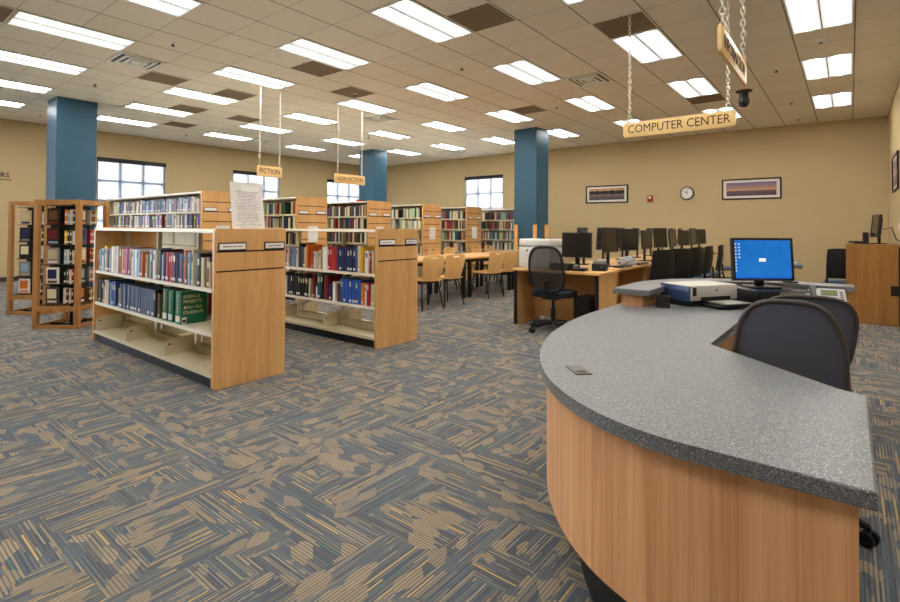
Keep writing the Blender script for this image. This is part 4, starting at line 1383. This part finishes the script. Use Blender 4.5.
M_bezel = paint((40, 36, 34), 0.35)
M_dark = paint((34, 32, 30), 0.18, 0.5)
def monitor(label, loc, rz, w, h, screen, group=None, stand=0.1, tilt=0.0, bezel=M_bezel, cat='monitor', foot=0.11):
    """screen faces -Y of its own axes; z measured from the foot"""
    o = thing('monitor', label, cat, loc, rz, group)
    Mt = Matrix.Translation((0, 0, stand + h / 2)) @ Matrix.Rotation(R(tilt), 4, 'X')
    b = 0.016
    f = MB()
    f.box(-w / 2, w / 2, -0.012, 0.0, -h / 2, -h / 2 + b); f.box(-w / 2, w / 2, -0.012, 0.0, h / 2 - b, h / 2)
    f.box(-w / 2, -w / 2 + b, -0.012, 0, -h / 2 + b, h / 2 - b); f.box(w / 2 - b, w / 2, -0.012, 0, -h / 2 + b, h / 2 - b)
    f.box(-w / 2, w / 2, 0.0, 0.022, -h / 2, h / 2, bev=0.004)
    f.box(-w / 2 + 0.05, w / 2 - 0.05, 0.02, 0.045, -h / 2 + 0.04, h / 2 - 0.05, bev=0.01)
    fo = f.build('housing', bezel, o); fo.matrix_local = Mt
    so = MB().box(-w / 2 + b, w / 2 - b, -0.007, -0.0002, -h / 2 + b, h / 2 - b).build('screen', screen, o); so.matrix_local = Mt
    s = MB()
    s.box(-0.03, 0.03, 0.024, 0.05, 0.012, stand + h * 0.45, bev=0.004)
    s.build('stand_neck', M_blackplastic, o, True)
    MB().prism(rounded_rect(foot * 2, foot * 1.6, 0.03), 0.0, 0.012, bev=0.003, M=Matrix.Translation((0, 0.02, 0))).build('stand_foot', M_blackplastic, o, True)
    return o
monitor('black monitor with a bright blue desktop on screen, at the reception desk', (-0.495, 4.22, CT + 0.1004), R(40), 0.44, 0.305, M_screen, None, 0.052, -4)

M_phone = paint((92, 92, 96), 0.45)
o = thing('desk_telephone', 'grey desk telephone with a green-grey display and its handset at left, on the counter', 'telephone', (-0.125, 4.27, CT), R(8))
o.scale = (0.82, 0.82, 0.82)
Mt = Matrix.Translation((0, 0, 0.075)) @ Matrix.Rotation(R(34), 4, 'X')
def tilted(mb):
    bmesh.ops.transform(mb.bm, matrix=Mt, verts=mb.bm.verts)
    return mb
tilted(MB().box(-0.125, 0.125, -0.1, 0.1, -0.015, 0.015, bev=0.008)).build('body', paint((176, 176, 172), 0.4), o, True)
tilted(MB().box(-0.04, 0.07, 0.005, 0.075, 0.015, 0.018, bev=0.001)).build('display', paint((112, 120, 78), 0.2), o)
k = MB()
for a in range(4):
    for b in range(3):
        k.box(-0.03 + b * 0.026, -0.012 + b * 0.026, -0.085 + a * 0.02, -0.072 + a * 0.02, 0.015, 0.019, bev=0.001)
for a in range(5):
    k.box(0.085, 0.108, -0.075 + a * 0.03, -0.06 + a * 0.03, 0.015, 0.019, bev=0.001)
tilted(k).build('keys', M_phone, o)
h_ = MB().tube([(-0.095, -0.09, 0.022), (-0.095, -0.075, 0.045), (-0.095, 0.0, 0.055), (-0.095, 0.075, 0.045), (-0.095, 0.09, 0.022)], 0.02, 10, rad=[0.027, 0.024, 0.018, 0.024, 0.027])
tilted(h_).build('handset', M_phone, o, True)
MB().prism([(-0.11, 0.0), (0.11, 0.0), (0.11, 0.09), (-0.11, 0.09)], 0.0, 0.09).box(-0.11, 0.11, -0.075, 0.0, 0.0, 0.012).build('stand', M_blackplastic, o)

o = thing('barcode_scanner', 'small grey handheld device on a black stand right of the blue screen', 'scanner', (-0.36, 4.62, 0.876), R(30))
MB().lathe([(0.05, 0), (0.05, 0.012), (0.014, 0.02), (0.012, 0.09)], 20).build('stand', M_blackplastic, o, True)
MB().tube([(-0.02, 0.0, 0.09), (0.0, -0.01, 0.12), (0.035, -0.02, 0.135), (0.07, -0.03, 0.125)], 0.022, 10, rad=[0.016, 0.022, 0.027, 0.022]).build('head', paint((132, 132, 136), 0.35), o, True)

o = thing('computer_mouse', 'small white computer mouse right of the inkjet printer tray', 'mouse', (-0.42, 3.84, CT), R(-70))
MB().lathe([(0.03, 0), (0.032, 0.012), (0.024, 0.026), (0.008, 0.032)], 20).build('shell', paint((226, 222, 212), 0.35), o, True)
MB().tube([(0.0, 0.03, 0.01), (0.03, 0.08, 0.004), (0.0, 0.16, 0.004), (-0.06, 0.22, 0.004)], 0.0025, 6).build('cable', M_black, o, True)
o = tag(MB().tube([(-0.46, 3.6, CT + .005), (-0.4, 3.68, CT + .03), (-0.34, 3.72, CT + .055), (-0.33, 3.64, CT + .02), (-0.42, 3.56, CT + .0055)], 0.0045, 8).build('power_cable', M_black, None, True), 'black cable looped on the counter beside the mouse', 'cable')
o = thing('keyboard', 'black computer keyboard on the back counter before the flat computer case', 'keyboard', (-0.16, 3.72, CT), R(10))
MB().box(-0.15, 0.15, -0.06, 0.06, 0, 0.016, bev=0.004).build('body', M_blackplastic, o)
k = MB()
for a in range(4):
    for b in range(12):
        k.box(-0.141 + b * 0.0236, -0.122 + b * 0.0236, -0.05 + a * 0.026, -0.03 + a * 0.026, 0.016, 0.02)
k.build('keys', paint((48, 48, 50), 0.5), o)

# ------------------------------------------------------------------ computer centre
DT = 0.742
o = thing('printer_desk', 'oak computer desk with black-edged side panels holding the large white printer', 'desk', (-3.55, 5.80, 0))
MB().box(0.0, 1.22, 0.0, 0.65, DT - 0.03, DT, bev=0.003).build('desktop', M_oakx, o)
for x in (0.03, 1.155):
    sp_ = MB().box(x, x + 0.035, 0.03, 0.645, 0, DT - 0.031).build('side_panel', M_oak, o)
    MB().box(x - 0.004, x + 0.039, 0.012, 0.0295, 0, DT - 0.031).build('black_edge', M_black, sp_)
MB().box(0.066, 1.154, 0.52, 0.54, 0.06, DT - 0.031).build('modesty_panel', M_oak, o)
o = tag(MB().box(-0.1, 0.1, -0.19, 0.19, 0, 0.42, bev=0.008).build('computer_tower', M_blackplastic), 'black computer tower under the white printer desk', 'computer')
o.location = (-2.62, 6.1, 0)

M_pw = paint((222, 220, 214), 0.4)
o = thing('laser_printer', 'large white laser printer on the oak desk behind the sheer mesh chair', 'printer', (-3.3, 6.16, DT), R(0))
MB().box(-0.23, 0.23, -0.22, 0.22, 0.0, 0.285, bev=0.012).build('body', M_pw, o, True)
MB().box(-0.23, 0.23, -0.22, 0.22, 0.291, 0.39, bev=0.018, seg=3).build('top_cover', M_pw, o, True)
MB().box(-0.22, 0.22, -0.226, -0.2202, 0.015, 0.085, bev=0.002).build('paper_drawer', paint((206, 204, 198), 0.4), o)
MB().box(-0.22, 0.22, -0.2235, -0.2202, 0.2855, 0.2905).build('seam', paint((120, 118, 116), 0.5), o)
MB().box(-0.11, -0.085, -0.223, -0.2202, 0.225, 0.25).build('badge', paint((70, 72, 78), 0.4), o)
MB().box(0.06, 0.2, -0.18, 0.0, 0.39, 0.396).build('control_panel', paint((150, 150, 150), 0.4), o)

monitor('dark flat monitor on the white printer desk, screen off', (-2.84, 6.27, DT), R(6), 0.40, 0.33, M_dark, None, 0.15, -3)
o = thing('receipt_printer', 'small black receipt printer with paper on the right end of the white printer desk', 'printer', (-2.5, 6.22, DT), R(12))
MB().box(-0.085, 0.085, -0.1, 0.1, 0, 0.09, bev=0.006).build('body', M_blackplastic, o)
MB().box(-0.075, 0.075, -0.085, 0.09, 0.09, 0.128, bev=0.01, M=Matrix.Rotation(R(6), 4, 'X')).build('cover', paint((120, 120, 118), 0.45), o)
MB().box(-0.04, 0.04, -0.02, 0.1, 0.138, 0.141).build('paper', M_paper, o)
MB().box(0.02, 0.05, -0.102, -0.1, 0.05, 0.06).build('lamp_strip', paint((40, 140, 110), 0.4), o)
o = thing('cash_box', 'flat black box under the dark monitor on the white printer desk', 'box', (-2.9, 6.0, DT), R(2))
MB().box(-0.15, 0.125, -0.11, 0.11, 0, 0.085, bev=0.005).build('body', M_blackplastic, o)
MB().box(-0.135, 0.11, -0.114, -0.1102, 0.01, 0.06).build('drawer_front', paint((44, 44, 46), 0.4), o)

o = thing('desk_telephone', 'dark desk telephone with a grey handset between the monitor and the receipt printer', 'telephone', (-2.68, 6.02, DT), R(10))
MB().prism([(-0.08, -0.09), (0.08, -0.09), (0.08, 0.09), (-0.08, 0.09)], 0.0, 0.03, bev=0.004).build('body', M_blackplastic, o)
MB().box(-0.02, 0.07, -0.075, 0.03, 0.0302, 0.036).build('keypad', paint((70, 70, 74), 0.5), o)
MB().tube([(-0.05, -0.085, 0.045), (-0.05, -0.06, 0.062), (-0.05, 0.06, 0.062), (-0.05, 0.085, 0.045)], 0.016, 8, rad=[0.021, 0.018, 0.014, 0.021]).build('handset', paint((120, 122, 126), 0.4), o, True)

def computer_table(label, y0, L):
    o = thing('computer_table', label, 'table', (-2.9, y0, 0), 0, 'double-sided computer tables')
    MB().prism(rounded_rect(1.0, L, 0.12), DT - 0.03, DT, bev=0.004, M=Matrix.Translation((0, L / 2, 0))).build('tabletop', M_oaky, o)
    for y in (0.03, L - 0.065):
        MB().box(-0.42, 0.38, y, y + 0.035, 0, DT - 0.031).build('end_panel', M_oak, o)
    MB().box(-0.02, 0.02, 0.07, L - 0.07, 0.1, DT - 0.031).build('modesty_panel', M_oak, o)
    return o
CY = [6.47, 8.1, 9.73, 11.36]
for k, y in enumerate(CY):
    computer_table('oak double-sided computer table, %s from the white printer desk' % ORD[k], y, 1.62)
mi = 0
for k in range(8):
    y = 7.05 + 0.72 * k if k else 7.05
    y = [7.0, 7.75, 8.62, 9.4, 10.2, 11.0, 11.8, 12.5][k]
    monitor('black monitor turned right, %s from the near end of the computer tables' % ORD[k], (-2.66, y, DT), R(80 + [4, -9, 6, -5, 9, -3, 7, -6][k]), 0.40, 0.35 - 0.02 * (k % 3), M_dark, 'monitors on the computer tables', 0.2, -4)
    monitor('black monitor turned left, %s from the near end of the computer tables' % ORD[k], (-3.14, y + 0.1, DT), R(-84), 0.40, 0.35, M_dark, 'monitors on the computer tables', 0.2, -4)
    kb = thing('keyboard', 'black keyboard before the %s right-turned monitor from the near end' % ORD[k], 'keyboard', (-2.49, y + 0.02, DT), R(90), 'keyboards on the computer tables')
    MB().box(-0.2, 0.2, -0.065, 0.065, 0, 0.018, bev=0.004).build('body', M_blackplastic, kb)
    MB().box(-0.19, 0.19, -0.055, 0.05, 0.018, 0.023).build('keys', paint((52, 52, 54), 0.5), kb)
o = thing('crumpled_bag', 'crumpled pale grey bag near the front edge of the first computer table', 'bag', (-2.57, 7.42, DT))
b = bmesh.new()
bmesh.ops.create_icosphere(b, subdivisions=3, radius=1.0)
for v in b.verts:
    q = 1 + 0.22 * math.sin(v.co.x * 7 + v.co.y * 4) * math.cos(v.co.z * 6 + v.co.y * 5)
    v.co = Vector((v.co.x * 0.13 * q, v.co.y * 0.1 * q, max(0.0, v.co.z * 0.08 * q + 0.05)))
m_ = MB(); m_.bm.free(); m_.bm = b
m_.build('crumpled_film', paint((178, 182, 190), 0.35), o, True, 20)
MB().tube([(0.09, -0.03, 0.05), (0.13, -0.05, 0.1), (0.16, -0.02, 0.08), (0.13, 0.02, 0.03)], 0.006, 6).build('handle', paint((170, 174, 182), 0.4), o, True)

def side_chair(label, group):
    """black stacking chair facing +Y with splayed rear legs"""
    o = thing('computer_chair', label, 'chair', group=group)
    rows = []
    for v in range(8):
        z = 0.52 + 0.47 * v / 7
        w = 0.215 - 0.02 * (v / 7) ** 3
        y = -0.2 - 0.05 * math.sin(v / 7 * PI * 0.6)
        rows.append([((u - 3) / 3 * w, y + 0.045 * ((u - 3) / 3) ** 2, z - 0.02 * ((u - 3) / 3) ** 4 * (v == 7)) for u in range(7)])
    MB().grid(rows, 0.018).build('backrest', M_blackplastic, o, True)
    MB().prism(rounded_rect(0.45, 0.43, 0.07), 0.43, 0.475, bev=0.015, M=Matrix.Translation((0, 0.02, 0))).build('seat', M_seatblue, o, True)
    for sx in (-1, 1):
        MB().tube([(sx * 0.2, 0.2, 0.425), (sx * 0.21, 0.22, 0.0)], 0.013).build('leg', M_blackmetal, o, True)
        MB().tube([(sx * 0.2, -0.2, 0.62), (sx * 0.21, -0.21, 0.44), (sx * 0.22, -0.34, 0.0)], 0.015).build('leg', M_blackmetal, o, True)
    MB().tube([(-0.2, 0.18, 0.418), (0.2, 0.18, 0.418)], 0.011).tube([(-0.2, 0.18, 0.418), (-0.2, -0.2, 0.44)], 0.011).tube([(0.2, 0.18, 0.418), (0.2, -0.2, 0.44)], 0.011).build('seat_frame', M_blackmetal, o, True)
    return o
cc = None
for k, (x, y, a) in enumerate([(-2.22, 7.45, 62), (-2.14, 8.12, 52), (-2.12, 8.85, 70), (-2.12, 9.65, 84), (-2.1, 10.5, 92), (-2.0, 12.0, 94)]):
    lab = 'black chair with blue-grey seat, %s from the near end along the computer tables' % ORD[k]
    if cc is None:
        cc = side_chair(lab, 'black chairs at the computer tables'); cc.location = (x, y, 0); cc.rotation_euler = (0, 0, R(a))
    else:
        dup(cc, (x, y, 0), R(a), lab)
for k, (x, y, a) in enumerate([(-3.78, 7.1, -90), (-3.8, 8.7, -88), (-3.78, 10.3, -92)]):
    pass

# catalogue kiosk by the right wall
KH = 1.085
o = thing('catalog_kiosk', 'oak-sided computer stand with black edges against the right wall', 'computer stand', (-0.05, 8.95, 0))
MB().box(0.0, 0.55, 0.0, 0.03, 0.0, KH - 0.031, bev=0.002).build('side_panel', M_kiosk, o)
MB().box(0.0, 0.55, 0.67, 0.70, 0.0, KH - 0.031, bev=0.002).build('side_panel', M_kiosk, o)
MB().box(-0.005, 0.62, -0.01, 0.71, KH - 0.03, KH, bev=0.003).build('top', M_kiosk, o)
MB().box(0.551, 0.60, -0.002, 0.702, 0.0, KH - 0.031).build('black_edge', M_black, o)
MB().box(0.47, 0.551, -0.006, -0.0005, 0.40, 0.53).build('black_inset', M_black, o)
MB().box(0.05, 0.5, 0.032, 0.668, 0.5, 0.53).build('shelf', M_kiosk, o)
monitor('small black monitor seen side-on, on top of the oak stand by the right wall', (0.28, 9.28, KH), R(-80), 0.38, 0.32, M_dark, None, 0.09, -6)
o = thing('keyboard', 'black keyboard tray on top of the oak stand by the right wall', 'keyboard', (0.08, 9.3, KH), R(-80))
MB().box(-0.2, 0.2, -0.07, 0.07, 0, 0.03, bev=0.005).build('body', M_blackplastic, o)
MB().box(-0.19, 0.19, -0.06, 0.06, 0.03, 0.036).build('keys', paint((52, 52, 54), 0.5), o)
o = tag(MB().tube([(0.36, 9.3, KH + 0.2), (0.45, 9.3, KH + 0.23), (0.5, 9.28, KH + 0.06), (0.56, 9.24, KH + 0.03), (0.59, 9.2, KH + 0.008)], 0.007, 6).build('monitor_cable', M_black, None, True), 'black cable running from the side-on monitor towards the right wall', 'cable')
for q in range(2):
    s_ = MB().box(-0.03, 0.03, -0.03, 0.03, 0, 0.16, bev=0.004).build('speaker', M_blackplastic)
    s_.location = (0.17, 9.06 + q * 0.5, KH)
    tag(s_, 'small upright black speaker, %s, on the oak stand by the right wall' % ('nearer of two' if q == 0 else 'farther of two'), 'speaker')
o = tag(MB().box(-0.008, 0, -0.04, 0.04, -0.06, 0.06, bev=0.003).build('wall_outlet', M_paper), 'white outlet plate on the right wall above the oak stand', 'outlet')
o.location = (XR, 11.0, 1.34)
dup(cc, (-0.1, 10.1, 0), R(4), 'black chair standing behind the oak stand by the right wall', 'black chairs by the right wall')

# ------------------------------------------------------------------ daylight, camera, view
W = bpy.data.worlds.new('outdoors')
SC.world = W
W.use_nodes = True
t = NT(W.node_tree)
co = t.n('ShaderNodeTexCoord')
nz = t.n('ShaderNodeTexNoise', {'Vector': co.outputs['Generated'], 'Scale': 14.0, 'Detail': 4.0})
skyc = t.mix(t.ramp(nz.outputs[0], [(0.4, (0, 0, 0, 1)), (0.62, (1, 1, 1, 1))]), lin((206, 222, 242)), (1.0, 1.0, 1.0, 1))
bg = t.n('ShaderNodeBackground', {'Color': skyc, 'Strength': 8.0})
t.put(t.n('ShaderNodeOutputWorld').inputs[0], bg.outputs[0])
struct(MB().box(-45, XL - 0.5, -20, 40, -0.3, -0.2).build('ground_outside', paint((150, 150, 140), 0.9)))

f_px, yaw, pit, rol = 502.95, R(38.5106), R(1.0229), R(0.3349)
c_, s_ = math.cos(yaw), math.sin(yaw)
Rv, Dv, Uv = Vector((c_, s_, 0)), Vector((-s_, c_, 0)), Vector((0, 0, 1))
fw = Dv * math.cos(pit) + Uv * math.sin(pit)
z2 = -Dv * math.sin(pit) + Uv * math.cos(pit)
cx = Rv * math.cos(rol) + z2 * math.sin(rol)
cy = -Rv * math.sin(rol) + z2 * math.cos(rol)
cam = bpy.data.cameras.new('camera')
co_ = bpy.data.objects.new('camera', cam)
COL.objects.link(co_)
cam.sensor_fit = 'HORIZONTAL'
cam.sensor_width = 36.0
cam.lens = f_px / 900 * 36.0
cam.shift_y = -82.48 / 900
cam.clip_start = 0.05
m = Matrix((cx, cy, -fw)).transposed().to_4x4()
m.translation = (0, 0, H)
co_.matrix_world = m
SC.camera = co_

vs_ = SC.view_settings
SC.display_settings.display_device = 'sRGB'
vs_.view_transform = 'Standard'
vs_.look = 'None'
vs_.exposure = 1.3
vs_.gamma = 1.0
vs_.use_curve_mapping = False
SC.cycles.use_denoising = True
SC.cycles.max_bounces = 8
SC.cycles.diffuse_bounces = 5
SC.cycles.transparent_max_bounces = 12
SC.cycles.sample_clamp_indirect = 20.0
SC.cycles.caustics_reflective = False
SC.cycles.caustics_refractive = False
